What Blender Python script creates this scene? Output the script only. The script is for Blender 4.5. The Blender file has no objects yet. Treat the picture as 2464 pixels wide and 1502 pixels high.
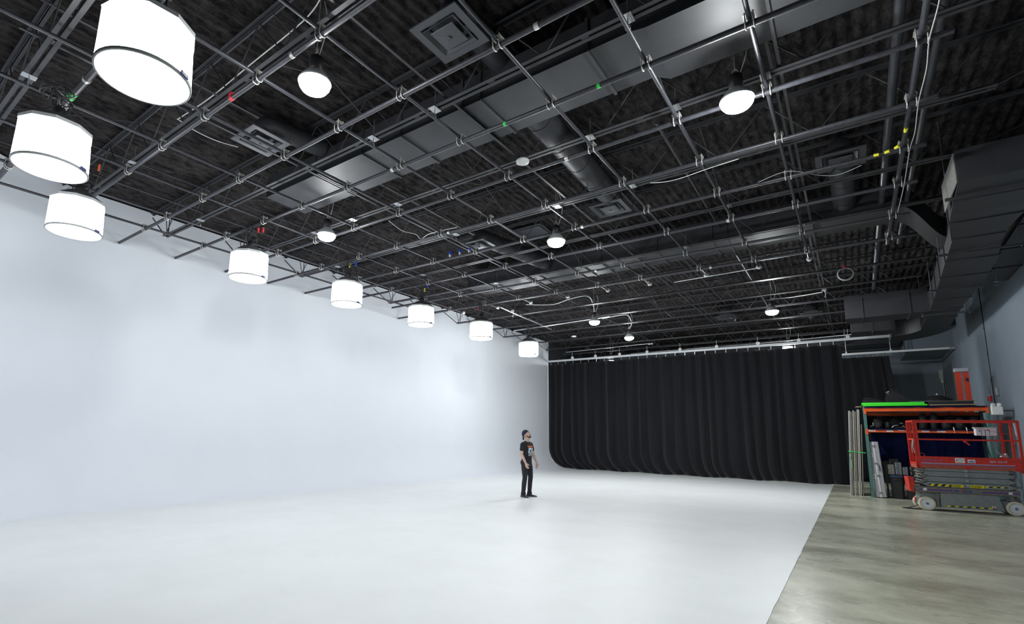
import bpy, bmesh, math, random
from mathutils import Vector, Matrix, noise
random.seed(7)
R = math.radians
S = bpy.context.scene
COL = S.collection

# ------------------------------------------------------------------ camera
W, H = 2464, 1502
F_PX, CX, CY = 1232.07, -116.88, 97.51
YAW, PITCH, ROLL = R(-37.18335), R(9.04332), R(1.19879)
CAM_H = 1.6339
cy_, sy_ = math.cos(YAW), math.sin(YAW)
fwd = Vector((sy_, cy_, 0)); rgt = Vector((cy_, -sy_, 0)); up = Vector((0, 0, 1))
f2 = fwd * math.cos(PITCH) + up * math.sin(PITCH)
u2 = up * math.cos(PITCH) - fwd * math.sin(PITCH)
r3 = rgt * math.cos(ROLL) + u2 * math.sin(ROLL)
u3 = u2 * math.cos(ROLL) - rgt * math.sin(ROLL)
cam_d = bpy.data.cameras.new('camera'); cam = bpy.data.objects.new('camera', cam_d); COL.objects.link(cam)
m = Matrix((r3, u3, -f2)).transposed().to_4x4(); m.translation = Vector((0, 0, CAM_H)); cam.matrix_world = m
cam_d.sensor_width = 36; cam_d.sensor_fit = 'HORIZONTAL'; cam_d.lens = F_PX / W * 36
cam_d.shift_x = -CX / W; cam_d.shift_y = CY / W
cam_d.clip_start = 0.05; cam_d.clip_end = 200
S.camera = cam

# ------------------------------------------------------------------ world, exposure
wd = bpy.data.worlds.new('world'); S.world = wd; wd.use_nodes = True
wd.node_tree.nodes['Background'].inputs[0].default_value = (0.6, 0.7, 0.8, 1)
wd.node_tree.nodes['Background'].inputs[1].default_value = 0.0
S.view_settings.view_transform = 'Standard'; S.view_settings.look = 'None'
S.view_settings.gamma = 1; S.view_settings.use_curve_mapping = False
S.view_settings.exposure = 0.0
LANTERN_L = 19.0       # radiance of the fabric lanterns
HIGHBAY_L = 320.0       # radiance of the high-bay lenses
S.cycles.adaptive_threshold = 0.02; S.cycles.max_bounces = 6; S.cycles.diffuse_bounces = 4; S.cycles.glossy_bounces = 3
S.cycles.transmission_bounces = 2; S.cycles.caustics_reflective = False; S.cycles.caustics_refractive = False
S.cycles.sample_clamp_indirect = 6.0

# ------------------------------------------------------------------ materials
MATS = {}
def mat(name, col, rough=0.6, metal=0.0, spec=0.5, noise_amt=0.0, nscale=8.0, bump=0.0, bscale=40.0, rnoise=0.0, col2=None, stretch=(1, 1, 1), emit=0.0, sheen=0.0):
    if name in MATS: return MATS[name]
    m = bpy.data.materials.new(name); m.use_nodes = True
    nt = m.node_tree; b = nt.nodes['Principled BSDF']
    b.inputs['Base Color'].default_value = (*col, 1); b.inputs['Roughness'].default_value = rough
    b.inputs['Metallic'].default_value = metal; b.inputs['Specular IOR Level'].default_value = spec
    if sheen: b.inputs['Sheen Weight'].default_value = sheen
    if emit:
        b.inputs['Emission Color'].default_value = (*col, 1); b.inputs['Emission Strength'].default_value = emit
    if noise_amt or bump or rnoise:
        tc = nt.nodes.new('ShaderNodeTexCoord'); mp = nt.nodes.new('ShaderNodeMapping')
        mp.inputs['Scale'].default_value = stretch
        nt.links.new(tc.outputs['Object'], mp.inputs[0])
    if noise_amt or rnoise:
        n = nt.nodes.new('ShaderNodeTexNoise'); n.inputs['Scale'].default_value = nscale; n.inputs['Detail'].default_value = 6
        n.inputs['Roughness'].default_value = 0.6
        nt.links.new(mp.outputs[0], n.inputs['Vector'])
    if noise_amt:
        r = nt.nodes.new('ShaderNodeValToRGB')
        c2 = col2 or tuple(c * (1 - noise_amt) for c in col)
        r.color_ramp.elements[0].position = 0.35; r.color_ramp.elements[1].position = 0.65
        r.color_ramp.elements[0].color = (*c2, 1); r.color_ramp.elements[1].color = (*col, 1)
        nt.links.new(n.outputs['Fac'], r.inputs[0]); nt.links.new(r.outputs[0], b.inputs['Base Color'])
    if rnoise:
        mr = nt.nodes.new('ShaderNodeMapRange'); mr.inputs['From Min'].default_value = 0.3; mr.inputs['From Max'].default_value = 0.7
        mr.inputs['To Min'].default_value = max(0.03, rough - rnoise); mr.inputs['To Max'].default_value = min(1, rough + rnoise)
        nt.links.new(n.outputs['Fac'], mr.inputs['Value']); nt.links.new(mr.outputs[0], b.inputs['Roughness'])
    if bump:
        n2 = nt.nodes.new('ShaderNodeTexNoise'); n2.inputs['Scale'].default_value = bscale; n2.inputs['Detail'].default_value = 5
        nt.links.new(mp.outputs[0], n2.inputs['Vector'])
        bp = nt.nodes.new('ShaderNodeBump'); bp.inputs['Strength'].default_value = bump; bp.inputs['Distance'].default_value = 0.02
        nt.links.new(n2.outputs['Fac'], bp.inputs['Height']); nt.links.new(bp.outputs[0], b.inputs['Normal'])
    MATS[name] = m
    return m
def emis(name, col, strength):
    m = bpy.data.materials.new(name); m.use_nodes = True; nt = m.node_tree
    nt.nodes.remove(nt.nodes['Principled BSDF'])
    e = nt.nodes.new('ShaderNodeEmission'); e.inputs[0].default_value = (*col, 1); e.inputs[1].default_value = strength
    nt.links.new(e.outputs[0], nt.nodes['Material Output'].inputs[0]); MATS[name] = m
    return m

M_CYC = mat('white_cyc_paint', (0.77, 0.80, 0.845), 0.75, spec=0.25, noise_amt=0.035, nscale=0.6, col2=(0.75, 0.78, 0.825))
M_PIPE = mat('black_pipe_paint', (0.042, 0.043, 0.052), 0.40, spec=0.5, noise_amt=0.4, nscale=25, rnoise=0.1)
M_STEEL = mat('black_joist_paint', (0.040, 0.040, 0.046), 0.5, spec=0.5, noise_amt=0.3, nscale=6)
M_RUST = mat('dark_red_primer', (0.10, 0.025, 0.02), 0.7)
M_DUCT = mat('black_duct_paint', (0.035, 0.036, 0.041), 0.5, spec=0.5, noise_amt=0.25, nscale=3)
M_DUCTL = mat('grey_duct_paint', (0.10, 0.105, 0.11), 0.5, noise_amt=0.35, nscale=5)
M_ZINC = mat('zinc', (0.62, 0.61, 0.57), 0.35, metal=0.6)
M_DIFF = mat('black_diffuser_paint', (0.055, 0.057, 0.065), 0.4)
M_DARK = mat('black_plastic', (0.015, 0.015, 0.017), 0.45)
M_WHITE = mat('white_plastic', (0.75, 0.76, 0.75), 0.4)
M_CHROME = mat('bare_steel', (0.6, 0.61, 0.62), 0.3, metal=0.9, noise_amt=0.3, nscale=10)
M_RAIL = mat('white_rail', (0.72, 0.74, 0.75), 0.45)
M_CURT = mat('black_drape', (0.010, 0.010, 0.013), 0.85, spec=0.2, noise_amt=0.45, nscale=1.5, stretch=(3, 3, .3), sheen=0.2)
M_BLACKWALL = mat('black_wall_paint', (0.02, 0.021, 0.026), 0.7)
M_GREYWALL = mat('slate_wall_paint', (0.21, 0.255, 0.30), 0.55, noise_amt=0.12, nscale=1.2)
M_LANT = emis('lit_fabric', (0.93, 0.96, 1.0), LANTERN_L)
M_HB = emis('lit_lens', (0.95, 0.99, 1.0), HIGHBAY_L)
M_GREYTRIM = mat('grey_webbing', (0.42, 0.43, 0.43), 0.8)
M_GREEN = mat('green_tape', (0.03, 0.62, 0.10), 0.5)
M_BLUE = mat('blue_plastic', (0.01, 0.07, 0.55), 0.4)
M_REDTAPE = mat('red_tape', (0.75, 0.03, 0.05), 0.5)
M_YEL = mat('yellow_tape', (0.75, 0.72, 0.02), 0.5)

def concrete_material():
    m = bpy.data.materials.new('polished_concrete'); m.use_nodes = True; nt = m.node_tree; b = nt.nodes['Principled BSDF']
    tc = nt.nodes.new('ShaderNodeTexCoord')
    mp = nt.nodes.new('ShaderNodeMapping'); mp.inputs['Scale'].default_value = (0.75, 1.1, 1); mp.inputs['Rotation'].default_value = (0, 0, 0.25)
    nt.links.new(tc.outputs['Object'], mp.inputs[0])
    n = nt.nodes.new('ShaderNodeTexNoise'); n.inputs['Scale'].default_value = 0.8; n.inputs['Detail'].default_value = 9; n.inputs['Roughness'].default_value = 0.6; n.inputs['Distortion'].default_value = 0.15
    nt.links.new(mp.outputs[0], n.inputs['Vector'])
    r = nt.nodes.new('ShaderNodeValToRGB'); e = r.color_ramp.elements
    e[0].position = 0.36; e[0].color = (0.215, 0.215, 0.17, 1); e[1].position = 0.58; e[1].color = (0.43, 0.43, 0.345, 1)
    x = r.color_ramp.elements.new(0.72); x.color = (0.54, 0.535, 0.455, 1)
    nf = nt.nodes.new('ShaderNodeTexNoise'); nf.inputs['Scale'].default_value = 5.0; nf.inputs['Detail'].default_value = 8; nf.inputs['Roughness'].default_value = 0.7; nt.links.new(mp.outputs[0], nf.inputs['Vector'])
    mf = nt.nodes.new('ShaderNodeMix'); mf.data_type = 'FLOAT'; mf.inputs[0].default_value = 0.38; nt.links.new(n.outputs['Fac'], mf.inputs[2]); nt.links.new(nf.outputs['Fac'], mf.inputs[3])
    nt.links.new(mf.outputs[0], r.inputs[0])
    # fine speckle and hairline cracks
    n2 = nt.nodes.new('ShaderNodeTexNoise'); n2.inputs['Scale'].default_value = 45; n2.inputs['Detail'].default_value = 4
    nt.links.new(tc.outputs['Object'], n2.inputs['Vector'])
    v = nt.nodes.new('ShaderNodeTexVoronoi'); v.feature = 'DISTANCE_TO_EDGE'; v.inputs['Scale'].default_value = 0.75
    n3 = nt.nodes.new('ShaderNodeTexNoise'); n3.inputs['Scale'].default_value = 2.2; n3.inputs['Detail'].default_value = 6
    nt.links.new(tc.outputs['Object'], n3.inputs['Vector'])
    mx = nt.nodes.new('ShaderNodeMix'); mx.data_type = 'RGBA'; mx.inputs[0].default_value = 0.35
    nt.links.new(tc.outputs['Object'], mx.inputs[6]); nt.links.new(n3.outputs['Color'], mx.inputs[7]); nt.links.new(mx.outputs[2], v.inputs['Vector'])
    lt = nt.nodes.new('ShaderNodeMath'); lt.operation = 'LESS_THAN'; lt.inputs[1].default_value = 0.0045; nt.links.new(v.outputs['Distance'], lt.inputs[0])
    mu = nt.nodes.new('ShaderNodeMath'); mu.operation = 'MULTIPLY'; mu.inputs[1].default_value = 0.55; nt.links.new(lt.outputs[0], mu.inputs[0])
    c1 = nt.nodes.new('ShaderNodeMix'); c1.data_type = 'RGBA'; c1.inputs[7].default_value = (0.5, 0.49, 0.43, 1)
    nt.links.new(mu.outputs[0], c1.inputs[0]); nt.links.new(r.outputs[0], c1.inputs[6])
    sp = nt.nodes.new('ShaderNodeMix'); sp.data_type = 'RGBA'; sp.blend_type = 'MULTIPLY'; sp.inputs[0].default_value = 0.35
    nt.links.new(c1.outputs[2], sp.inputs[6]); nt.links.new(n2.outputs['Fac'], sp.inputs[7])
    gn = nt.nodes.new('ShaderNodeMix'); gn.data_type = 'RGBA'; gn.blend_type = 'MULTIPLY'; gn.inputs[0].default_value = 1; gn.inputs[7].default_value = (1.42, 1.42, 1.38, 1)
    nt.links.new(sp.outputs[2], gn.inputs[6]); nt.links.new(gn.outputs[2], b.inputs['Base Color'])
    mr = nt.nodes.new('ShaderNodeMapRange'); mr.inputs['From Min'].default_value = 0.3; mr.inputs['From Max'].default_value = 0.7
    mr.inputs['To Min'].default_value = 0.22; mr.inputs['To Max'].default_value = 0.34
    nt.links.new(n.outputs['Fac'], mr.inputs['Value']); nt.links.new(mr.outputs[0], b.inputs['Roughness'])
    return m
M_CONC = concrete_material()

def floor_paint():
    m = bpy.data.materials.new('white_floor_paint'); m.use_nodes = True; nt = m.node_tree; b = nt.nodes['Principled BSDF']
    tc = nt.nodes.new('ShaderNodeTexCoord')
    n = nt.nodes.new('ShaderNodeTexNoise'); n.inputs['Scale'].default_value = 0.8; n.inputs['Detail'].default_value = 8; n.inputs['Roughness'].default_value = 0.65
    nt.links.new(tc.outputs['Object'], n.inputs['Vector'])
    r = nt.nodes.new('ShaderNodeValToRGB'); e = r.color_ramp.elements
    e[0].position = 0.3; e[0].color = (0.74, 0.76, 0.755, 1); e[1].position = 0.6; e[1].color = (0.79, 0.81, 0.81, 1)
    nt.links.new(n.outputs['Fac'], r.inputs[0])
    # scattered scuffs
    mp = nt.nodes.new('ShaderNodeMapping'); mp.inputs['Scale'].default_value = (3.0, 9.0, 1); mp.inputs['Rotation'].default_value = (0, 0, 0.5)
    nt.links.new(tc.outputs['Object'], mp.inputs[0])
    n2 = nt.nodes.new('ShaderNodeTexNoise'); n2.inputs['Scale'].default_value = 1.6; n2.inputs['Detail'].default_value = 9; n2.inputs['Roughness'].default_value = 0.75
    nt.links.new(mp.outputs[0], n2.inputs['Vector'])
    r2 = nt.nodes.new('ShaderNodeValToRGB'); r2.color_ramp.elements[0].position = 0.66; r2.color_ramp.elements[0].color = (0, 0, 0, 1)
    r2.color_ramp.elements[1].position = 0.76; r2.color_ramp.elements[1].color = (0.35, 0.35, 0.35, 1)
    nt.links.new(n2.outputs['Fac'], r2.inputs[0])
    mx = nt.nodes.new('ShaderNodeMix'); mx.data_type = 'RGBA'; mx.inputs[7].default_value = (0.55, 0.55, 0.52, 1)
    nt.links.new(r2.outputs[0], mx.inputs[0]); nt.links.new(r.outputs[0], mx.inputs[6]); nt.links.new(mx.outputs[2], b.inputs['Base Color'])
    b.inputs['Roughness'].default_value = 0.45; b.inputs['Specular IOR Level'].default_value = 0.35
    return m
M_CYCFLOOR = floor_paint()

def deck_material():
    m = bpy.data.materials.new('sprayed_black_insulation'); m.use_nodes = True; nt = m.node_tree; b = nt.nodes['Principled BSDF']
    tc = nt.nodes.new('ShaderNodeTexCoord'); mp = nt.nodes.new('ShaderNodeMapping'); mp.inputs['Scale'].default_value = (1.0, 0.45, 1)
    nt.links.new(tc.outputs['Object'], mp.inputs[0])
    n = nt.nodes.new('ShaderNodeTexNoise'); n.inputs['Scale'].default_value = 9; n.inputs['Detail'].default_value = 9; n.inputs['Roughness'].default_value = 0.75
    nt.links.new(mp.outputs[0], n.inputs['Vector'])
    r = nt.nodes.new('ShaderNodeValToRGB'); e = r.color_ramp.elements
    e[0].position = 0.40; e[0].color = (0.014, 0.012, 0.013, 1); e[1].position = 0.66; e[1].color = (0.075, 0.067, 0.065, 1)
    nt.links.new(n.outputs['Fac'], r.inputs[0]); nt.links.new(r.outputs[0], b.inputs['Base Color'])
    b.inputs['Roughness'].default_value = 0.95; b.inputs['Specular IOR Level'].default_value = 0.1
    bp = nt.nodes.new('ShaderNodeBump'); bp.inputs['Strength'].default_value = 0.9; bp.inputs['Distance'].default_value = 0.04
    nt.links.new(n.outputs['Fac'], bp.inputs['Height']); nt.links.new(bp.outputs[0], b.inputs['Normal'])
    return m
M_DECK = deck_material()

# ------------------------------------------------------------------ mesh helpers
class MB:
    def __init__(s): s.v = []; s.f = []; s.sm = []; s.mi = []; s.cur = 0; s.T = None
    def _v(s, p):
        p = Vector(p)
        if s.T is not None: p = s.T @ p
        s.v.append(tuple(p)); return len(s.v) - 1
    def face(s, idx, smooth=False): s.f.append(tuple(idx)); s.sm.append(smooth); s.mi.append(s.cur)
    def box(s, a, b):
        x0, y0, z0 = a; x1, y1, z1 = b
        i = [s._v(p) for p in ((x0, y0, z0), (x1, y0, z0), (x1, y1, z0), (x0, y1, z0), (x0, y0, z1), (x1, y0, z1), (x1, y1, z1), (x0, y1, z1))]
        for q in ((0, 3, 2, 1), (4, 5, 6, 7), (0, 1, 5, 4), (1, 2, 6, 5), (2, 3, 7, 6), (3, 0, 4, 7)): s.face([i[k] for k in q])
        return s
    def bbox(s, a, b, r=0.01):
        # box with chamfered vertical edges and a chamfered top and bottom
        x0, y0, z0 = a; x1, y1, z1 = b
        def ring(e, z): return [(x0 + e + r, y0 + e, z), (x1 - e - r, y0 + e, z), (x1 - e, y0 + e + r, z), (x1 - e, y1 - e - r, z), (x1 - e - r, y1 - e, z), (x0 + e + r, y1 - e, z), (x0 + e, y1 - e - r, z), (x0 + e, y0 + e + r, z)]
        s.loft([ring(r, z0), ring(0, z0 + r), ring(0, z1 - r), ring(r, z1)], smooth=False); return s
    def loft(s, rings, smooth=True, cap=True, closed=False):
        ids = [[s._v(p) for p in r] for r in rings]; n = len(ids[0])
        for a in range(len(ids) - (0 if closed else 1)):
            A = ids[a]; B = ids[(a + 1) % len(ids)]
            for k in range(n): s.face((A[k], A[(k + 1) % n], B[(k + 1) % n], B[k]), smooth)
        if cap and not closed:
            s.face(ids[0][::-1]); s.face(ids[-1])
        return s
    def tube(s, p0, p1, r, n=10, r2=None, smooth=True):
        p0, p1 = Vector(p0), Vector(p1); d = (p1 - p0).normalized()
        a = d.cross(Vector((0, 0, 1)));
        if a.length < 1e-3: a = Vector((1, 0, 0))
        a.normalize(); b = d.cross(a); r2 = r if r2 is None else r2
        rg = lambda c, q: [c + (a * math.cos(2 * math.pi * k / n) + b * math.sin(2 * math.pi * k / n)) * q for k in range(n)]
        return s.loft([rg(p0, r), rg(p1, r2)], smooth)
    def path(s, pts, r, n=8, closed=False):
        pts = [Vector(p) for p in pts]; rings = []; N = len(pts); a = None
        for k, p in enumerate(pts):
            q0 = pts[(k - 1) % N] if (closed or k) else p; q1 = pts[(k + 1) % N] if (closed or k < N - 1) else p
            d = (q1 - q0).normalized()
            if a is None:
                a = d.cross(Vector((0, 0, 1)))
                if a.length < 1e-3: a = d.cross(Vector((1, 0, 0)))
            a = (a - d * a.dot(d)).normalized(); b = d.cross(a)
            rr = r[k] if isinstance(r, (list, tuple)) else r
            rings.append([p + (a * math.cos(2 * math.pi * j / n) + b * math.sin(2 * math.pi * j / n)) * rr for j in range(n)])
        return s.loft(rings, True, closed=closed)
    def bar(s, p0, p1, w, h, upv=(0, 0, 1)):
        p0, p1 = Vector(p0), Vector(p1); d = (p1 - p0).normalized(); u = Vector(upv)
        a = d.cross(u)
        if a.length < 1e-3: a = d.cross(Vector((1, 0, 0)))
        a.normalize(); b = a.cross(d)
        rg = lambda c: [c - a * w / 2 - b * h / 2, c + a * w / 2 - b * h / 2, c + a * w / 2 + b * h / 2, c - a * w / 2 + b * h / 2]
        return s.loft([rg(p0), rg(p1)], False)
    def lathe(s, prof, c=(0, 0, 0), n=24, smooth=True, cap=True):
        c = Vector(c)
        return s.loft([[c + Vector((r * math.cos(2 * math.pi * k / n), r * math.sin(2 * math.pi * k / n), z)) for k in range(n)] for r, z in prof], smooth, cap)
    def prism(s, poly, vec):
        vec = Vector(vec); a = [Vector(p) for p in poly]
        return s.loft([a, [p + vec for p in a]], False)
    def ball(s, c, rx, ry=None, rz=None, n=14, m=9, rot=None):
        ry = rx if ry is None else ry; rz = rx if rz is None else rz; c = Vector(c); rings = []
        for j in range(m + 1):
            t = math.pi * (j + (0.02 if j == 0 else (-0.02 if j == m else 0))) / m
            ring = []
            for k in range(n):
                p = Vector((rx * math.sin(t) * math.cos(2 * math.pi * k / n), ry * math.sin(t) * math.sin(2 * math.pi * k / n), -rz * math.cos(t)))
                if rot is not None: p = rot @ p
                ring.append(c + p)
            rings.append(ring)
        return s.loft(rings, True)
    def torus(s, c, R_, r, n=28, k=8, axis='z'):
        c = Vector(c); pts = []
        for i in range(n):
            t = 2 * math.pi * i / n
            o = {'z': (R_ * math.cos(t), R_ * math.sin(t), 0), 'y': (R_ * math.cos(t), 0, R_ * math.sin(t)), 'x': (0, R_ * math.cos(t), R_ * math.sin(t))}[axis]
            pts.append(c + Vector(o))
        return s.path(pts, r, k, closed=True)
    def build(s, name, material, parent=None, recalc=True):
        me = bpy.data.meshes.new(name); me.from_pydata(s.v, [], s.f)
        mats = material if isinstance(material, (list, tuple)) else [material]
        for q in mats: me.materials.append(q)
        me.polygons.foreach_set('use_smooth', s.sm); me.polygons.foreach_set('material_index', s.mi)
        me.update()
        if recalc:
            bm = bmesh.new(); bm.from_mesh(me); bmesh.ops.recalc_face_normals(bm, faces=bm.faces)
            for ed in bm.edges:
                if any(not f.smooth for f in ed.link_faces) and any(f.smooth for f in ed.link_faces): ed.smooth = False
            bm.to_mesh(me); bm.free()
        o = bpy.data.objects.new(name, me); COL.objects.link(o)
        if parent is not None: o.parent = parent
        return o
def tag(o, label=None, cat=None, group=None, kind=None):
    if label: o['label'] = label
    if cat: o['category'] = cat
    if group: o['group'] = group
    if kind: o['kind'] = kind
    return o
def thing(name, loc, label, cat, group=None, rz=0):
    o = bpy.data.objects.new(name, None); COL.objects.link(o); o.location = loc; o.rotation_euler = (0, 0, rz)
    o.empty_display_size = 0.1
    return tag(o, label, cat, group)
def kids(o): return list(o.children)
def copy_tree(o, parent=None):
    c = o.copy(); COL.objects.link(c); c.parent = parent
    for ch in kids(o): copy_tree(ch, c)
    return c
def text(body, size, material, name, parent, M, ext=0.001, sx=1.0, shear=0.0, align='LEFT', label=None, offset=0.0):
    cu = bpy.data.curves.new('t', 'FONT'); cu.body = body; cu.size = size; cu.extrude = ext; cu.align_x = align; cu.shear = shear; cu.offset = offset; cu.resolution_u = 3
    t = bpy.data.objects.new('t', cu); COL.objects.link(t)
    dg = bpy.context.evaluated_depsgraph_get(); me = bpy.data.meshes.new_from_object(t.evaluated_get(dg))
    bpy.data.objects.remove(t); bpy.data.curves.remove(cu)
    me.transform(M @ Matrix.Scale(sx, 4, (1, 0, 0))); me.materials.clear(); me.materials.append(material); me.name = name
    o = bpy.data.objects.new(name, me); COL.objects.link(o)
    if parent: o.parent = parent
    if label: o['label'] = label
    return o
def front(x, y, z):      # text plane facing -Y, reading along +X
    return Matrix.Translation((x, y, z)) @ Matrix.Rotation(R(90), 4, 'X')
# ------------------------------------------------------------------ building shell
XW, XR, YB, YF, ZD = -12.9, 3.5, 32.0, -5.0, 6.70
b = MB(); b.box((-13.4, YF, -0.1), (XR + 0.1, YB, 0.0)); tag(b.build('floor', M_CONC), 'polished grey-green concrete slab with mottled stains', kind='structure')
b = MB(); b.box((XR, YF, -0.1), (XR + 0.15, YB, ZD + .2)); wr = tag(b.build('wall_right', M_GREYWALL), 'slate blue-grey painted side wall behind the orange rack', kind='structure')
b = MB(); b.box((-13.4, YB, -0.1), (XR + 0.15, YB + .15, ZD + .2)); tag(b.build('wall_back', M_GREYWALL), 'dark slate end wall far behind the black drapes', kind='structure')
b = MB(); b.box((-13.4, YF - .15, -0.1), (XR + 0.15, YF, ZD + .2)); tag(b.build('wall_front', M_BLACKWALL), 'black wall behind the camera', kind='structure')
b = MB(); b.box((-13.55, YF, -0.1), (-13.05, YB, ZD + .2)); tag(b.build('wall_left', M_BLACKWALL), 'black outer wall behind the white cyclorama', kind='structure')

# the white cyclorama: wall, cove and rounded corner
RC, RCOR = 1.08, 3.2
plan = []                                  # (point on wall, inward normal)
y = 24.62
while y > 3.5: plan.append(((XW, y), (1, 0))); y -= 1.0
for k in range(0, 13):
    t = math.pi / 2 * k / 12; cx, cy0 = XW + RCOR, 3.5
    plan.append(((cx - RCOR * math.cos(t), cy0 - RCOR * math.sin(t)), (math.cos(t), math.sin(t))))
for x in (-9.2, -8.3, -7.4): plan.append(((x, 0.3), (0, 1)))
prof = [(0.0, 6.66), (0.0, 4.5), (0.0, 2.6), (0.0, RC)]
for k in range(1, 15):
    t = math.pi / 2 * k / 14; prof.append((RC - RC * math.cos(t), RC - RC * math.sin(t) + 0.004 * k / 14))
b = MB(); rows = []
for (p, n) in plan: rows.append([b._v((p[0] + n[0] * d, p[1] + n[1] * d, z)) for d, z in prof])
for i in range(len(rows) - 1):
    for j in range(len(prof) - 1): b.face((rows[i][j], rows[i + 1][j], rows[i + 1][j + 1], rows[i][j + 1]), True)
# thickness at the back and at the open end
back = [[b._v((p[0] - n[0] * .04, p[1] - n[1] * .04, z)) for z in (6.66, 0.02)] for p, n in plan]
for i in range(len(back) - 1): b.face((back[i][0], back[i][1], back[i + 1][1], back[i + 1][0]))
tops = [b._v(b.v[r_[0]]) for r_ in rows]; endv = [b._v(b.v[k]) for k in rows[0]]
for i in range(len(rows) - 1): b.face((tops[i], back[i][0], back[i + 1][0], tops[i + 1]))
b.face(endv + [back[0][1], back[0][0]])
tag(b.build('wall_left', M_CYC), 'tall white cyclorama wall with a curved cove at its foot', kind='structure')
# painted white floor slab
b = MB(); zf = 0.006; base = [(rows[i][-1]) for i in range(len(rows))]
basep = [(p[0] + n[0] * (RC - .004), p[1] + n[1] * (RC - .004)) for p, n in plan]
edge = []; y = YF
while y < 24.62:
    edge.append((-0.765 + 0.008 * noise.noise((0, y * 2.2, 3)) + 0.006 * noise.noise((4, y * 9, 1)), y)); y += 0.12
edge.append((-0.765, 24.62))
poly = basep + [(-7.4, YF)] + edge
top = [b._v((p[0], p[1], zf)) for p in poly]; bot = [b._v((p[0], p[1], 0.0005)) for p in poly]
b.face(top[::-1])
for i in range(len(poly)): b.face((top[i], top[(i + 1) % len(poly)], bot[(i + 1) % len(poly)], bot[i]))
o = b.build('floor', M_CYCFLOOR); bm = bmesh.new(); bm.from_mesh(o.data); bmesh.ops.triangulate(bm, faces=[f for f in bm.faces if len(f.verts) > 4]); bm.to_mesh(o.data); bm.free()
tag(o, 'white painted studio floor running up to the bare concrete', kind='structure')

# ceiling deck: corrugated, sprayed black
b = MB(); x = -13.4; prev = None; P_ = 0.152
while x < XR:
    for (dx, dz) in ((0, 0.004), (0.02, 0), (0.045, 0.004), (0.065, 0.022), (0.095, 0.028), (0.125, 0.022)):
        xx = x + dx
        a0 = b._v((xx, YF, ZD + dz)); a1 = b._v((xx, YB, ZD + dz))
        if prev: b.face((prev[0], prev[1], a1, a0), True)
        prev = (a0, a1)
    x += P_
b.box((-13.4, YF, ZD + .08), (XR + .1, YB, ZD + .12))
ceil = tag(b.build('ceiling', M_DECK, recalc=False), 'black corrugated roof deck with rough sprayed insulation', kind='structure')
# draped insulation edge over the cyc wall top
# joists (children of the ceiling)
ZJ = 5.90
JY = [1.28, 2.915, 4.69, 6.48, 8.27, 10.03, 11.78, 13.65, 15.5, 17.2, 18.87, 20.85, 22.85, 24.75, 26.6, 28.4, 30.2]
XL, XE = -12.1, 1.7
def bottom_chord():
    b = MB()
    for s in (-1, 1):
        b.box((XL, s * 0.040 - 0.026, 0), (XE, s * 0.040 + 0.026, 0.006))
        b.box((XL, s * 0.017 - 0.003, 0), (XE, s * 0.017 + 0.003, 0.045))
    x = XL + .3
    while x < XE: b.box((x, -0.02, 0.004), (x + .09, 0.02, 0.02)); x += 1.22
    return b
def top_chord():
    b = MB()
    for s in (-1, 1):
        b.box((-13.0, s * 0.03 - 0.025, 0.735), (XR, s * 0.03 + 0.025, 0.741)); b.box((-13.0, s * 0.01 - 0.003, 0.70), (XR, s * 0.01 + 0.003, 0.74))
    return b
def webs():
    b = MB(); n = 23; L = XE - XL; xs = [XL + L * k / n for k in range(n + 1)]
    for k in range(n):
        z0, z1 = (0.02, 0.72) if k % 2 == 0 else (0.72, 0.02)
        b.tube((xs[k], 0, z0), (xs[k + 1], 0, z1), 0.010, 5)
    for x, x2 in ((XL, -12.98), (XE, XR - .02)): b.tube((x, 0, 0.02), (x2, 0, 0.71), 0.014, 6)
    b.tube((XL + .1, 0, 0.02), (XL - .12, 0, 0.71), 0.010, 5); b.tube((XL + .15, 0, 0.02), (XL + .15, 0, 0.71), 0.012, 5)
    return b
bc = bottom_chord().build('bottom_chord', M_STEEL); tc_ = top_chord().build('top_chord', M_STEEL); wb = webs().build('web', M_STEEL)
for i, yy in enumerate(JY):
    j = bpy.data.objects.new('roof_joist', None); COL.objects.link(j); j.location = (0, yy, ZJ); j.parent = ceil; j.empty_display_size = .1
    for src in (bc, tc_, wb):
        c = src if i == 0 else src.copy()
        if i: COL.objects.link(c)
        c.parent = j
# bridging bars between joists
b = MB()
for (x, z) in ((-0.36, 5.95), (-3.4, 6.55), (-3.9, 5.955), (-7.2, 6.55), (-7.0, 5.955), (-10.4, 6.55), (-10.2, 5.955), (-0.5, 6.55)):
    b.box((x - .02, 1.0, z), (x + .02, 31.5, z + .004)); b.box((x - .02, 1.0, z), (x - .016, 31.5, z + .035))
b.build('bridging', M_STEEL, ceil)
b = MB()
for (x, y0) in ((-9.0, 0), (-5.2, 1), (-1.6, 0)):
    for k in range(y0, len(JY) - 1, 2): b.tube((x, JY[k], 5.95), (x, JY[k + 1], 6.6), 0.008, 5); b.tube((x, JY[k], 6.6), (x, JY[k + 1], 5.95), 0.008, 5)
b.build('cross_bridging', M_STEEL, ceil)

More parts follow.
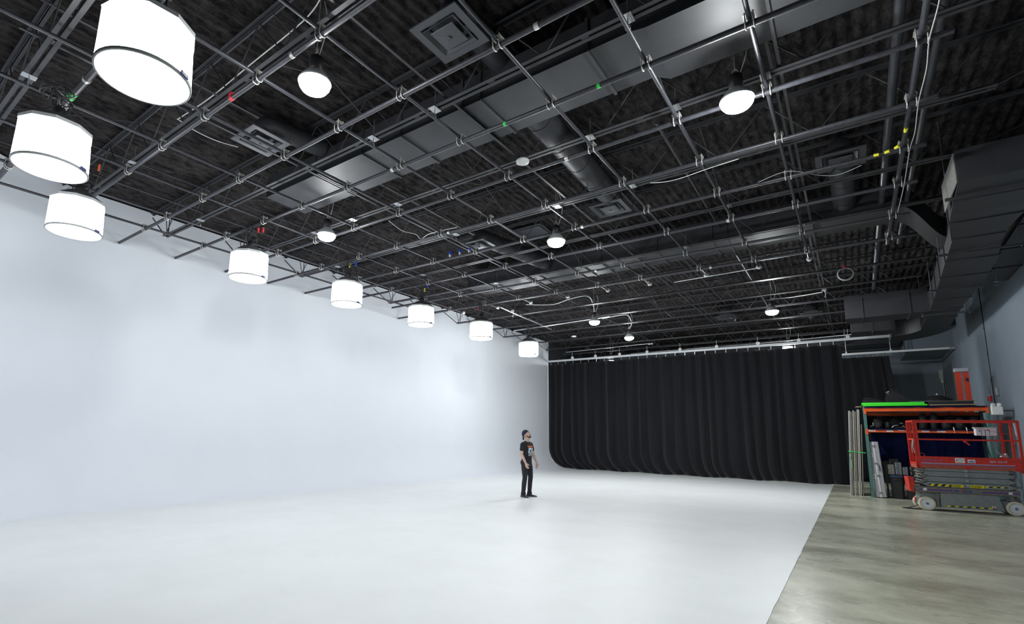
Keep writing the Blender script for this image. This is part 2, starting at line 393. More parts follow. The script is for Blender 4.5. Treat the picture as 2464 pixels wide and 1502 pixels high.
# ------------------------------------------------------------------ pipe grid
AY = [1.653, 2.852, 4.057, 5.267, 6.524, 7.758, 9.003, 10.263, 11.724, 12.992]
BX = [-11.494, -10.459, -9.046, -7.806, -6.542, -5.299, -4.121, -2.701, -1.527, -0.509, 0.873]
ZA, RA, RB = 5.717, 0.030, 0.0235
ZB = ZA + RA + RB + 0.002
grid = thing('lighting_grid', (0, 0, ZA), 'black steel pipe grid hung under the whole studio ceiling', 'lighting grid')
def gp(b, name, label=None, m_=M_PIPE):
    o = b.build(name, m_, grid); o.location = (0, 0, -ZA)
    if label: o['label'] = label
    return o
for i, yy in enumerate(AY):
    x0 = XW + .012
    x1 = 1.11
    r_ = RA
    if i == 0: x1 = -0.3; r_ = 0.040
    if i == 1: x0 = -10.5
    if i == 8: x0 = -11.9
    b = MB(); b.tube((x0, yy, ZA), (x1, yy, ZA), r_, 14); gp(b, 'pipe')
    b = MB()
    for k in range(1):           # couplings
        xx = -7 + (i * 2.37) % 5.6
        if x0 < xx < x1 - .2: b.tube((xx, yy, ZA), (xx + .05, yy, ZA), r_ + .006, 12)
    if b.v: gp(b, 'coupling', 'pale pipe coupling', M_ZINC)
    if x0 < -12.8:
        b = MB(); b.tube((XW + .003, yy, ZA), (XW + .02, yy, ZA), .055, 14); b.tube((XW + .02, yy, ZA), (XW + .05, yy, ZA), .037, 14); gp(b, 'wall_flange', 'white painted wall flange', M_WHITE)
BR = {}
for j, xx in enumerate(BX):
    y0, y1 = -1.5, 13.72; r_ = RB
    if j == 0: y1 = 13.2
    if j == 10: r_ = 0.031; y1 = 13.55
    zz = ZA + RA + r_ + .002; BR[j] = (r_, zz)
    b = MB(); b.tube((xx, y0, zz), (xx, y1, zz), r_, 12); gp(b, 'pipe')
    if 1 <= j <= 9:
        b = MB(); b.ball((xx, y1 + .03, zz), .058, n=12, m=8); gp(b, 'end_cap', 'pale round cap on a pipe end', M_WHITE)
def clamp_mb(ra, rb):
    b = MB(); top = ra + 2 * rb + .035
    for s in (-1, 1):
        x = s * (rb + .014); pts = [(x, -ra - .010, top)]
        for k in range(9):
            t = math.pi * k / 8; pts.append((x, -(ra + .010) * math.cos(t), -(ra + .010) * math.sin(t)))
        pts.append((x, ra + .010, top)); b.path(pts, .0075, 6)
    b.box((-rb - .03, -ra - .02, ra + 2 * rb + .006), (rb + .03, ra + .02, ra + 2 * rb + .013))
    return b
cl = {}
for key, (ra, rb) in {'n': (RA, RB), 'big': (.040, RB), 'r': (RA, .031)}.items(): cl[key] = clamp_mb(ra, rb)
clm = {}
n_cl = 0
for i, yy in enumerate(AY):
    for j, xx in enumerate(BX):
        if i == 0 and j in (0, 8, 9, 10): continue
        if i == 1 and j in (0, 1): continue
        if i == 9 and j == 0: continue
        if i in (1, 2) and j == 10: continue
        if j == 0 and i in (7, 8): continue
        key = 'big' if i == 0 else ('r' if j == 10 else 'n')
        if key not in clm: o = cl[key].build('pipe_clamp', M_ZINC, grid); clm[key] = o
        else: o = clm[key].copy(); COL.objects.link(o)
        o.location = (xx, yy, 0); n_cl += 1
# hangers: plate across the joist chord, rod down to a B pipe
hp = None
for (xx, k) in [(-4.121, 2), (-5.299, 2), (-7.806, 3), (-6.542, 3), (-2.701, 3), (-1.527, 2), (-1.527, 3), (-9.046, 3), (-9.046, 1), (-10.459, 2), (-0.509, 3), (-4.121, 4), (-6.542, 4), (-9.046, 5), (-5.299, 6), (-2.701, 6), (-7.806, 6), (-0.509, 6), (-2.701, 4), (-10.459, 0), (-7.806, 0), (-10.459, 4), (-4.121, 7), (-1.527, 5)]:
    if hp is None:
        b = MB(); b.box((-.055, -.075, ZJ - .008 - ZA), (.055, .075, ZJ - ZA)); b.tube((0, 0, ZA + .075 - ZA), (0, 0, ZJ - ZA + .3), .006, 6)
        b.torus((0, 0, .07), .027, .006, 14, 6, 'y'); hp = b.build('hanger', M_CHROME, grid); o = hp
    else: o = hp.copy(); COL.objects.link(o)
    o.location = (xx, JY[k], 0)
# coloured tape on the pipes
for (x, yy, r_, w) in ((-7.45, AY[0], .0425, .055), (-7.56, AY[0], .0425, .055), (-4.5, AY[0], .0425, .12), (-2.1, AY[3], .0315, .04), (-3.4, AY[3], .0315, .04)):
    b = MB(); b.tube((x, yy, ZA), (x + w, yy, ZA), r_, 14); gp(b, 'green_tape', 'bright green tape band', M_GREEN)
b = MB(); b.tube((-5.9, AY[1], ZA), (-5.84, AY[1], ZA), .033, 12); b.box((-5.93, AY[1] - .02, ZA + .03), (-5.86, AY[1] + .05, ZA + .07)); gp(b, 'red_tape', 'red tape flag', M_REDTAPE)
# blue clips
bl0 = None
for n_, (x, w) in enumerate(((-7.28, 'left'), (-6.99, 'middle'), (-6.72, 'right'))):
    if bl0 is None:
        t = thing('spring_clip', (x, AY[6], ZA + RA), '', 'clip', 'blue clips on the grid')
        b = MB(); b.bbox((-.018, -.03, .0), (.018, .03, .06), .004); b.build('jaw', M_WHITE, t)
        b = MB(); b.bbox((-.028, -.03, .06), (.028, .03, .13), .008); b.build('handle', M_BLUE, t); bl0 = t
    else: t = copy_tree(bl0); t.location = (x, AY[6], ZA + RA)
    t['label'] = {'left': 'leftmost of three blue clips standing on a grid pipe', 'middle': 'middle of three blue clips standing on a grid pipe', 'right': 'rightmost of three blue clips standing on a grid pipe'}[w]

# ------------------------------------------------------------------ ducts
def duct(name, secs, label, cat='duct', axis='x', flanges=(), material=M_DUCT, fl_mat=None):
    """secs: list of (s, a0, a1, z0, z1): position along axis, extents across"""
    t = thing(name, (0, 0, 0), label, cat); b = MB()
    def ring(q, e=0.0):
        s, a0, a1, z0, z1 = q
        P = [(a0 - e, z0 - e), (a1 + e, z0 - e), (a1 + e, z1 + e), (a0 - e, z1 + e)]
        return [((s, p[0], p[1]) if axis == 'x' else (p[0], s, p[1])) for p in P]
    b.loft([ring(q) for q in secs], False); b.build('casing', material, t)
    for s in flanges:
        for k in range(len(secs) - 1):
            if secs[k][0] <= s <= secs[k + 1][0]:
                f = (s - secs[k][0]) / (secs[k + 1][0] - secs[k][0]); q = [secs[k][i] + f * (secs[k + 1][i] - secs[k][i]) for i in range(5)]
                b = MB(); q1 = [s - .018] + q[1:]; q2 = [s + .018] + q[1:]; b.loft([ring(q1, .022), ring(q2, .022)], False); b.build('flange', fl_mat or M_STEEL, t); break
    return t
ZDU = 6.0
duct('rectangular_duct', [(-8.58, 5.0, 5.88, ZDU, 6.4), (-1.60, 5.0, 5.88, ZDU, 6.4), (-1.45, 5.0, 5.98, ZDU - .03, 6.4), (3.3, 5.0, 5.98, ZDU - .03, 6.4)], 'long flat black duct crossing above the near part of the grid',
     flanges=(-7.1, -5.9, -5.05, -3.9, -3.6, -2.1))
duct('rectangular_duct', [(-9.0, 12.02, 12.93, ZDU, 6.5), (0.95, 12.02, 12.93, ZDU, 6.5)], 'long flat black duct crossing above the middle of the grid',
     flanges=(-8.0, -6.6, -5.3, -4.8, -3.4, -2.2, -1.9, -.6))
duct('rectangular_duct', [(-6.5, 29.0, 29.9, 5.95, 6.5), (1.9, 29.0, 29.9, 5.95, 6.5)], 'black duct far away above the top of the drape rail', flanges=(-4.8, -2.6, -.9))
# flexible S-bend connector
t = thing('duct_connector', (0, 0, 0), 'black S-shaped duct bend joining the crossing duct to the wall duct', 'duct')
b = MB(); rings = []
for k in range(17):
    f = k / 16; sx = 0.97 + .92 * f; g = 3 * f * f - 2 * f ** 3; y0 = 12.02 + 1.55 * g; z0 = 6.0 - .30 * g
    rings.append([(sx, y0, z0), (sx, y0 + .88 - .05 * g, z0), (sx, y0 + .88 - .05 * g, z0 + .42), (sx, y0, z0 + .42)])
b.loft(rings, False); b.build('casing', M_DUCT, t)
# main duct along the right wall
ms = [(9.84, 1.50, 3.35, 5.40, 5.90), (11.2, 1.56, 3.1, 5.38, 5.92), (11.7, 1.60, 2.5, 5.4, 5.9), (12.7, 1.75, 2.42, 5.40, 5.9), (14.5, 1.82, 2.62, 5.40, 5.9), (16.4, 1.90, 2.70, 5.40, 5.9), (19.0, 2.0, 2.66, 5.40, 5.9), (22.5, 2.05, 2.75, 5.40, 5.9)]
t = duct('wall_duct', ms, 'big dark duct running above the lift towards the back', axis='y', flanges=(10.6, 11.7, 12.7, 14.2, 15.6, 16.9, 18.0, 19.3, 20.6), material=M_DUCTL and M_DUCT)
for (yy, x0, x1) in ((10.35, 1.40, 3.4), (13.5, 1.6, 2.8), (16.6, 1.75, 2.95), (19.8, 1.85, 2.9)):
    b = MB(); b.box((x0, yy - .02, 5.325), (x1, yy + .02, 5.365)); b.build('trapeze_bar', M_STEEL, t)
    b = MB(); b.tube((x0 + .03, yy, 5.30), (x0 + .03, yy, 6.65), .005, 6); b.build('rod', M_CHROME, t)
    b = MB(); b.tube((x1 - .03, yy, 5.30), (x1 - .03, yy, 6.65), .005, 6); b.build('rod', M_CHROME, t)
b = MB(); b.box((1.485, 9.9, 5.42), (1.497, 11.15, 5.88)); b.build('lit_side_panel', mat('lit_duct_side', (0.30, 0.30, 0.27), .8, noise_amt=.3, nscale=20), t)  # pale panel puts the lit look of the duct's left face into colour
duct('wall_duct', [(12.5, 2.85, 3.48, 5.9, 6.4), (18.6, 2.95, 3.48, 5.85, 6.4)], 'upper black duct tucked into the corner of ceiling and right wall', axis='y', flanges=(14.0, 15.6, 17.2))
# far bend over the bulkhead
t = thing('duct_elbow', (0, 0, 0), 'dark curved duct elbow over the far right corner', 'duct'); b = MB(); rings = []
for k in range(13):
    f = k / 12 * math.pi / 2; cx, cy0 = 1.35, 22.4; ri, ro = .75, 1.55
    rings.append([(cx + ri * math.cos(f), cy0 + ri * math.sin(f) * 1.7, 5.42), (cx + ro * math.cos(f), cy0 + ro * math.sin(f) * 1.7, 5.42), (cx + ro * math.cos(f), cy0 + ro * math.sin(f) * 1.7, 5.95), (cx + ri * math.cos(f), cy0 + ri * math.sin(f) * 1.7, 5.95)])
b.loft(rings, False); b.build('casing', M_DUCT, t)
duct('cross_duct', [(0.07, 19.5, 20.4, 5.40, 6.15), (2.02, 19.5, 20.4, 5.40, 6.1)], 'square dark duct box crossing under the joists beside the wall duct', flanges=(.5, 1.6))
duct('cross_duct', [(0.2, 22.3, 23.1, 5.45, 5.95), (1.4, 22.3, 23.1, 5.42, 5.95)], 'smaller dark duct box behind the square one, just above the drape rail', flanges=(.8,))
# round branch ducts
def round_duct(pts, r, label):
    t = thing('round_duct', (0, 0, 0), label, 'duct'); b = MB(); b.path(pts, r, 20); b.build('casing', M_DUCT, t)
    P = [Vector(p) for p in pts]; b = MB(); n_ = 0
    for k in range(len(P) - 1):
        L = (P[k + 1] - P[k]).length; d = (P[k + 1] - P[k]).normalized(); s = 0.25
        while s < L - .1 and L > .6: b.tube(P[k] + d * s, P[k] + d * (s + .02), r + .008, 20); s += .75; n_ += 1
    if n_: b.build('seam_ring', M_STEEL, t)
def bend(p0, corner, p1, r, n=5):
    p0, c, p1 = Vector(p0), Vector(corner), Vector(p1); a = c + (p0 - c).normalized() * r; d = c + (p1 - c).normalized() * r
    return [p0] + [a * (1 - t) ** 2 + c * 2 * t * (1 - t) + d * t * t for t in [k / n for k in range(n + 1)]] + [p1]
round_duct([(-3.3, 3.98, 6.21)] + bend((-3.3, 4.0, 6.3), (-3.3, 4.02, 6.46), (-3.3, 5.0, 6.46), .13)[1:], .16, 'short black round duct between the nearest diffuser and the long duct')
round_duct([(-7.15, 4.0, 6.21)] + bend((-7.15, 4.0, 6.3), (-7.12, 4.02, 6.44), (-6.9, 5.0, 6.44), .13)[1:], .16, 'short black round duct behind the left near diffuser')
round_duct(bend((-3.35, 5.9, 6.28), (-3.5, 9.45, 6.36), (-3.55, 9.45, 6.21), .14), .21, 'thick black round duct running away from the long near duct')
round_duct(bend((-6.35, 12.0, 6.3), (-6.85, 9.65, 6.36), (-6.9, 9.64, 6.21), .14), .2, 'black round duct reaching the small left diffuser behind the grid')
round_duct(bend((0.2, 12.0, 6.28), (0.18, 9.8, 6.40), (0.17, 9.8, 6.21), .17), .19, 'ribbed black round duct above the right side of the grid')
round_duct(bend((-3.5, 22.0, 6.35), (-3.5, 20.9, 6.4), (-3.5, 20.9, 6.21), .16), .19, 'black round duct over the distant left diffuser')
round_duct(bend((-0.9, 23.0, 6.35), (-0.9, 21.9, 6.4), (-0.9, 21.9, 6.21), .16), .19, 'black round duct over the distant right diffuser')
# diffusers
d0 = None
for (x, y, rz, lab) in ((-3.35, 4.03, 0, 'black square air diffuser nearest the camera at the top of the picture'), (-7.15, 4.0, 0, 'black square air diffuser behind the second lantern row at left'),
                    (-3.55, 9.45, 0, 'black square air diffuser at the end of the thick round duct'), (-6.9, 9.64, 0, 'small looking black square diffuser above the blue clips'),
                    (0.17, 9.8, 0, 'black square air diffuser under the ribbed round duct at right'), (-3.5, 20.9, 0, 'distant black square diffuser left of the far right lamp'),
                    (-0.9, 21.9, 0, 'distant black square diffuser right of the far right lamp')):
    if d0 is None:
        t = thing('air_diffuser', (x, y, 6.15), lab, 'air vent', 'ceiling air diffusers')
        def sqring(h, z): return [(-h, -h, z), (h, -h, z), (h, h, z), (-h, h, z)]
        b = MB(); b.loft([sqring(.33, 0.02), sqring(.33, 0.0), sqring(.24, .0), sqring(.20, .06), sqring(.20, .09)], False, cap=False); b.box((-.21, -.21, .085), (.21, .21, .10)); b.build('frame', M_DIFF, t)
        b = MB(); b.loft([sqring(.225, -.012), sqring(.225, -.006), sqring(.17, .05)], False, cap=False); b.loft([sqring(.225, -.012), sqring(.165, .035)], False, cap=False); b.build('louvre', M_DIFF, t)
        b = MB(); b.loft([sqring(.155, -.015), sqring(.15, -.02), sqring(.03, -.03)], False); b.lathe([(.03, -.032), (.028, -.04), (.005, -.042)], n=16); b.build('centre_plate', M_DIFF, t)
        b = MB(); b.lathe([(.20, .1), (.19, .14), (.165, .16)], n=20); b.build('neck', M_DUCT, t)
        d0 = t
    else: t = copy_tree(d0); t.location = (x, y, 6.15); t['label'] = lab
# roof hatch plate
b = MB(); b.box((-6.35, 10.35, 6.60), (-5.65, 10.95, 6.63)); b.box((-6.4, 10.30, 6.63), (-5.6, 11.0, 6.655)); tag(b.build('roof_hatch', M_DIFF), 'flat grey plate fixed under the roof deck above the grid', 'hatch')

# ------------------------------------------------------------------ sprinkler pipes
def pipe_thing(name, pts, r, m_, label, cat='pipe', n=12):
    b = MB(); b.path(pts, r, n); return tag(b.build(name, m_), label, cat)
pipe_thing('sprinkler_main', [(.70, -2, 6.13), (.74, 9, 6.13), (.80, 18.9, 6.13)], .052, M_PIPE, 'thick dark sprinkler pipe running to the back at the right')
pipe_thing('sprinkler_branch', [(1.02, -2, 6.08), (1.10, 9.5, 6.08), (1.13, 14.6, 6.08)], .036, M_STEEL, 'thinner dark pipe right of the thick sprinkler pipe')
pipe_thing('sprinkler_branch', [(-2.0, 7.3, 6.3), (-2.05, 14, 6.3), (-2.1, 26, 6.3)], .024, M_STEEL, 'thin dark pipe running back above the middle of the grid')
pipe_thing('sprinkler_branch', [(-7.6, 1.2, 6.35), (-7.6, 14, 6.35), (-7.6, 26, 6.35)], .024, M_STEEL, 'thin dark pipe running back above the left of the grid')
# ------------------------------------------------------------------ fabric lanterns
M_TAG = mat('navy_tag', (0.04, 0.05, 0.15), .6)
M_DOME = mat('dark_dome_fabric', (0.035, 0.035, 0.04), .8)
def lantern_proto():
    t = thing('lantern_light', (0, 0, 4.6), '', 'studio light', 'round fabric lanterns along the white wall')
    RT, RBt, h = .345, .36, .50; N = 40; NP = 10
    def poly_r(a):       # regular polygon radius at angle a
        w = 2 * math.pi / NP; d = (a % w) - w / 2; return RT * math.cos(w / 2) / math.cos(d) * 1.03
    b = MB(); rings = []
    for z, f in ((.025, 0.0), (.18, .25), (.34, .65), (h - .03, 1.0)):
        ring = []
        for k in range(N):
            a = 2 * math.pi * k / N; r = RBt * (1 - f) + poly_r(a) * f; ring.append((r * math.cos(a), r * math.sin(a), z))
        rings.append(ring)
    b.loft(rings, True, cap=False); b.build('fabric_skirt', M_LANT, t, recalc=True)
    b = MB(); b.lathe([(RBt - .008, .012), (RBt - .07, -.004), (.02, -.012)], n=N, cap=True); b.build('bottom_panel', M_LANT, t)
    b = MB(); b.loft([[((RBt + e) * math.cos(2 * math.pi * k / N), (RBt + e) * math.sin(2 * math.pi * k / N), z) for k in range(N)] for e, z in ((.0, .020), (.006, .018), (.006, -.004), (-.010, -.008), (-.010, .0))], True, cap=False); b.build('bottom_hem', M_GREYTRIM, t)
    b = MB(); P_ = [(poly_r(2 * math.pi * k / N + .001) * math.cos(2 * math.pi * k / N), poly_r(2 * math.pi * k / N + .001) * math.sin(2 * math.pi * k / N)) for k in range(N)]
    b.loft([[(x * s, y * s, z) for x, y in P_] for s, z in ((1.0, h - .034), (1.022, h - .03), (1.022, h + .008), (.95, h + .012))], False, cap=False); b.build('top_hem', M_GREYTRIM, t)
    b = MB(); b.loft([[(x * s, y * s, z) for x, y in P_] for s, z in ((.99, h + .0), (.93, h + .03), (.72, h + .085), (.42, h + .150), (.2, h + .165))], True); b.build('top_cover', M_DOME, t)
    b = MB(); b.bbox((-.045, -.384, -.004), (.045, -.366, .032), .004); b.build('tag', M_TAG, t)
    b = MB(); b.lathe([(.075, h + .15), (.08, h + .18), (.06, h + .27), (.03, h + .29)], n=18); b.build('lamp_head', M_DARK, t)
    b = MB(); b.path([(-.15, 0, h + .2), (-.15, 0, h + .42), (-.1, 0, h + .47), (.1, 0, h + .47), (.15, 0, h + .42), (.15, 0, h + .2)], .011, 6); b.tube((0, 0, h + .46), (0, 0, 1.07), .017, 10); b.build('yoke', M_STEEL, t)
    b = MB(); rnd = random.Random(3)
    for s in range(7):
        a0 = rnd.uniform(0, 6.28); pts = []
        for k in range(13):
            f = k / 12; a = a0 + f * 4.5; rr = .06 + .11 * math.sin(math.pi * f); pts.append((rr * math.cos(a), rr * math.sin(a) + .05, h + .28 + .32 * f + .05 * math.sin(7 * f + s)))
        b.path(pts, .006, 5)
    for k in range(6):
        a = 2 * math.pi * k / 6; b.tube((.3 * math.cos(a), .3 * math.sin(a), h + .02), (.06 * math.cos(a), .06 * math.sin(a), h + .30), .0025, 4)
    b.build('cable', M_DARK, t)
    return t
LAN = [((345, 190), -4.65, 1.49, 'largest and nearest lit lantern at the top left', 0.3), ((122, 408), -7.27, 1.51, 'second lantern from the camera at the left edge', 0.5), ((178, 560), -9.42, 2.36, 'third lantern, hanging below the left end of the thick pipe', .2),
       (0, -9.40, 5.24, 'fourth lantern, first beyond the gap in the row', .1), (0, -9.35, 7.71, 'fifth lantern in the row along the white wall', -.1), (0, -9.36, 10.36, 'sixth lantern in the row along the white wall', 0.05),
       (0, -9.10, 12.90, 'seventh lantern, second from the drapes', .3), (0, -9.56, 16.67, 'smallest lantern, nearest the black drapes', -.4)]
lp = None
for i, (_, x, y, lab, rz) in enumerate(LAN):
    if lp is None: lp = t = lantern_proto()
    else: t = copy_tree(lp)
    t.location = (x, y, 4.6); t['label'] = lab; t.rotation_euler = (0, 0, math.atan2(-y, -x) + R(135) + rz * .2)
# clip-on tabs above lanterns
def flag(x, y, z, m_, parent, name):
    b = MB(); b.bbox((x - .02, y - .012, z), (x + .02, y + .012, z + .10), .003); o = b.build(name, m_, grid); o.location = (0, 0, -ZA)
for (x, y, z, m_, nm) in ((-9.2, 2.5, 5.62, mat('orange_tape', (.7, .12, .02), .5), 'orange_clip'), (-9.28, 5.3, 5.56, M_REDTAPE, 'red_clip'), (-9.10, 5.3, 5.52, M_REDTAPE, 'red_clip'), (-9.2, 7.8, 5.55, M_BLUE, 'blue_clip'), (-9.42, 7.8, 5.55, M_YEL, 'yellow_clip'), (-9.3, 10.4, 5.55, M_YEL, 'yellow_clip'), (-9.2, 10.4, 5.65, M_BLUE, 'blue_clip'), (-9.3, 13.0, 5.55, M_REDTAPE, 'red_clip'), (-7.5, 1.62, 5.35, M_GREEN, 'green_clip')):
    flag(x, y, z, m_, grid, nm)

# ------------------------------------------------------------------ high-bay lamps
M_REFL = mat('pale_reflector', (.6, .62, .62), .3, metal=.4)
HBZ = 5.50
hbs = [(-4.54, 3.11, 'high-bay lamp nearest the camera at the upper left'), (-.78, 6.15, 'high-bay lamp at the upper right beside a grid pipe'), (-8.1, 6.08, 'high-bay lamp just right of the fourth lantern'), (-4.48, 8.91, 'high-bay lamp in the middle of the grid'),
       (-6.76, 16.25, 'high-bay lamp at the right end of the bright conduit'), (-6.74, 19.6, 'small far high-bay lamp above the left half of the drapes'), (-1.70, 17.68, 'far high-bay lamp above the right half of the drapes'),
       (-1.93, 24.95, 'dim lamp seen edge-on just under the drape rail at right'), (-9.7, 25.3, 'dim lamp seen edge-on just under the drape rail at left')]
hp_ = None
for i, (x, y, lab) in enumerate(hbs):
    if hp_ is None:
        t = thing('high_bay_lamp', (x, y, HBZ), lab, 'ceiling lamp', 'round high-bay lamps')
        b = MB(); b.lathe([(.17, .005), (.168, -.04), (.14, -.08), (.09, -.105), (.02, -.115)], n=24, cap=True); b.build('lens', M_HB, t)
        b = MB(); b.lathe([(.175, -.004), (.185, .0), (.18, .02), (.12, .10), (.07, .15), (.05, .16)], n=24); b.build('reflector', M_REFL, t)
        b = MB(); b.lathe([(.06, .155), (.075, .17), (.075, .31), (.05, .33)], n=18); b.build('driver_housing', M_DARK, t)
        b = MB(); b.torus((0, 0, .365), .03, .006, 14, 6, 'y'); b.tube((0, 0, .39), (0, 0, 1.2), .0055, 6); b.torus((0.0, 0, .42), .018, .004, 10, 5, 'x'); b.build('hook', M_ZINC, t)
        b = MB(); pts = [(.05, 0, .33)] + [(.05 + .09 * math.sin(math.pi * k / 10), .02 * k / 10, .33 + .7 * k / 10) for k in range(1, 11)]; b.path(pts, .006, 6); b.build('cable', M_WHITE, t)
        hp_ = t
    else: t = copy_tree(hp_); t.location = (x, y, HBZ); t['label'] = lab

# the lamps are dimmed individually
def dim(root, part, base, col, k):
    for ch in root.children:
        if ch.name.split('.')[0] in part:
            mm = MATS.get(f'{base}_{k}') or emis(f'{base}_{k}', col, (LANTERN_L if base == 'lit_fabric' else HIGHBAY_L) * k)
            ch.material_slots[0].link = 'OBJECT'; ch.material_slots[0].material = mm
for t, k in zip([o for o in S.objects if o.get('category') == 'studio light'], (.7, .85, .75, .75, .82, 1.05, 1.6, 2.7)): dim(t, ('fabric_skirt', 'bottom_panel'), 'lit_fabric', (0.93, 0.96, 1.0), k)
for t, k in zip([o for o in S.objects if o.get('category') == 'ceiling lamp'], (.75, 1.65, .65, .72, 1.0, 1.3, 2.0, 1.5, 1.0)): dim(t, ('lens',), 'lit_lens', (0.95, 0.99, 1.0), k)

# ceiling discs
b0 = None
for (x, y, lab) in ((-3.82, 6.47, 'round white ceiling disc under the grid joists near the long duct'), (-9.3, 20.1, 'small white ceiling disc far away left of the far lamps')):
    t = thing('access_point', (x, y, 5.86), lab, 'ceiling sensor')
    b = MB(); b.lathe([(.10, .035), (.105, .02), (.10, .0), (.06, -.010), (.01, -.012)], n=28); b.build('disc', M_WHITE, t)
    b = MB(); b.torus((0, 0, -.008), .035, .002, 20, 5); b.build('ring', M_GREYTRIM, t)
# conduits and loose cables
def cable(name, pts, r, m_, label, cat='cable'):
    P = [Vector(p) for p in pts]; out = []
    for k in range(len(P) - 1):
        p0 = P[max(0, k - 1)]; p1 = P[k]; p2 = P[k + 1]; p3 = P[min(len(P) - 1, k + 2)]
        for j in range(6):
            t = j / 6; out.append(0.5 * ((2 * p1) + (-p0 + p2) * t + (2 * p0 - 5 * p1 + 4 * p2 - p3) * t * t + (-p0 + 3 * p1 - 3 * p2 + p3) * t ** 3))
    out.append(P[-1]); b = MB(); b.path(out, r, 6); return tag(b.build(name, m_), label, cat)
b = MB(); b.tube((-10.4, 16.95, 5.70), (-6.35, 16.60, 5.70), .028, 12); tag(b.build('conduit', M_CHROME), 'bright bare metal conduit left of a far high-bay lamp', 'conduit')
b = MB(); b.tube((-11.0, 22.9, 5.72), (-6.75, 22.5, 5.72), .025, 10); b.tube((-6.9, 22.5, 5.70), (-6.7, 22.5, 5.70), .04, 10); tag(b.build('conduit', M_CHROME), 'bare metal conduit just above the left part of the drape rail', 'conduit')
b = MB(); b.tube((-8.5, 24.9, 5.72), (-2.75, 24.75, 5.72), .022, 10); b.tube((-2.75, 24.75, 5.72), (.5, 24.3, 5.72), .022, 10); tag(b.build('conduit', M_CHROME), 'long bare metal conduit running close above the drape rail', 'conduit')
b = MB(); b.tube((-9.05, 13.9, 5.82), (-9.3, 18.0, 5.82), .026, 10); tag(b.build('conduit', M_CHROME), 'bare metal pipe passing over the seventh lantern', 'conduit')
b = MB(); b.tube((-3.6, 14.2, 5.85), (-1.5, 14.1, 5.86), .02, 10); b.tube((-3.3, 14.19, 5.85), (-3.3, 14.19, 6.70), .004, 5); b.tube((-1.8, 14.11, 5.86), (-1.8, 14.11, 6.70), .004, 5); tag(b.build('conduit', M_CHROME), 'short bare conduit behind the rightmost grid end caps', 'conduit')
cable('conduit_cable', [(-8.44, 3.25, 6.62), (-7.4, 3.27, 6.6), (-6.29, 3.25, 6.62), (-5.0, 3.2, 6.6), (-4.54, 3.12, 6.62)], .009, M_WHITE, 'pale flexible cable above the nearest high-bay lamp')
cable('conduit_cable', [(-7.89, 3.06, 6.3), (-7.94, 3.33, 6.28), (-7.97, 3.68, 6.3), (-7.96, 4.05, 6.36)], .008, M_WHITE, 'thin pale cable sagging left of the near left diffuser')
cable('conduit_cable', [(-7.29, 6.98, 5.93), (-7.41, 7.5, 5.92), (-7.34, 7.85, 5.94), (-7.39, 8.08, 5.92), (-7.11, 8.01, 5.94), (-6.72, 7.99, 5.93), (-6.35, 8.06, 5.94)], .007, M_WHITE, 'pale cable sagging left of the middle high-bay lamp')
cable('conduit_cable', [(-2.31, 7.94, 5.70), (-2.1, 8.0, 5.68), (-1.85, 8.0, 5.67), (-1.47, 7.95, 5.68), (-1.04, 7.98, 5.72)], .005, M_WHITE, 'pale cable sagging under the pipe right of the middle lamp')
cable('conduit_cable', [(-.91, 8.89, 5.70), (-.5, 8.84, 5.74), (-.1, 9.18, 5.70), (.13, 9.28, 5.69), (.4, 9.16, 5.70)], .005, M_GREYTRIM, 'grey cable sagging towards the right end of the grid')
cable('conduit_cable', [(-8.45, 14.54, 5.96), (-7.67, 14.97, 5.95), (-6.91, 14.64, 5.95), (-6.3, 14.66, 5.96), (-6.6, 15.8, 5.95), (-6.76, 16.25, 5.86)], .012, M_WHITE, 'pale cable bending down to the far lamp by the bright conduit')
cable('conduit_cable', [(-7.09, 17.81, 5.95), (-6.3, 17.63, 5.95), (-6.15, 17.9, 5.95), (-6.5, 19.2, 5.95), (-6.74, 19.6, 5.86)], .012, M_WHITE, 'pale cable leading to the smallest far lamp')
cable('conduit_cable', [(-1.68, 17.68, 5.90), (-1.5, 17.9, 5.93), (-1.24, 18.03, 5.95), (-.82, 17.97, 5.95), (-.42, 17.85, 5.95)], .010, M_WHITE, 'pale cable leading to the far right lamp')
cable('power_cable', [(.93, 5.0, 5.69), (.94, 5.9, 5.67), (.925, 6.5, 5.69), (.94, 7.0, 5.66), (.93, 7.7, 5.68), (.945, 8.44, 5.66), (.93, 9.0, 5.68), (.94, 10.2, 5.67), (.93, 11.5, 5.70)], .006, M_GREYTRIM, 'grey cable tied along the thick pipe at the right of the grid')
# cable with yellow tape
t = thing('taped_cable', (0, 0, 0), 'dark cable with yellow tape bands sagging between pipes at upper right', 'cable')
P = [(.50, 8.90, 5.69), (.62, 8.87, 5.67), (.74, 8.80, 5.66), (.82, 8.70, 5.66), (.85, 8.5, 5.68), (.86, 8.2, 5.72)]
b = MB(); b.path(P, .009, 6); b.build('cord', M_DARK, t)
for k, (p, q) in enumerate(((P[0], P[1]), (P[1], P[2]), (P[2], P[3]), (P[4], P[5]))):
    p, q = Vector(p), Vector(q); b = MB(); b.tube(p.lerp(q, .3), p.lerp(q, .3) + (q - p).normalized() * .06, .022, 8); b.build('yellow_tape', M_YEL, t)
# coil of cable on the far joist
t = thing('cable_coil', (0.14, 15.43, 5.775), 'round coil of dark cable hung on a joist at the right', 'cable coil')
b = MB()
for k in range(4): b.torus((0, .02 * k, -.02 + .004 * k), .15 + .006 * k, .008, 30, 6, 'y')
b.build('coil', M_GREYTRIM, t); b = MB(); b.bbox((-.05, -.01, .13), (.0, .05, .2), .004); b.build('red_tie', M_REDTAPE, t)
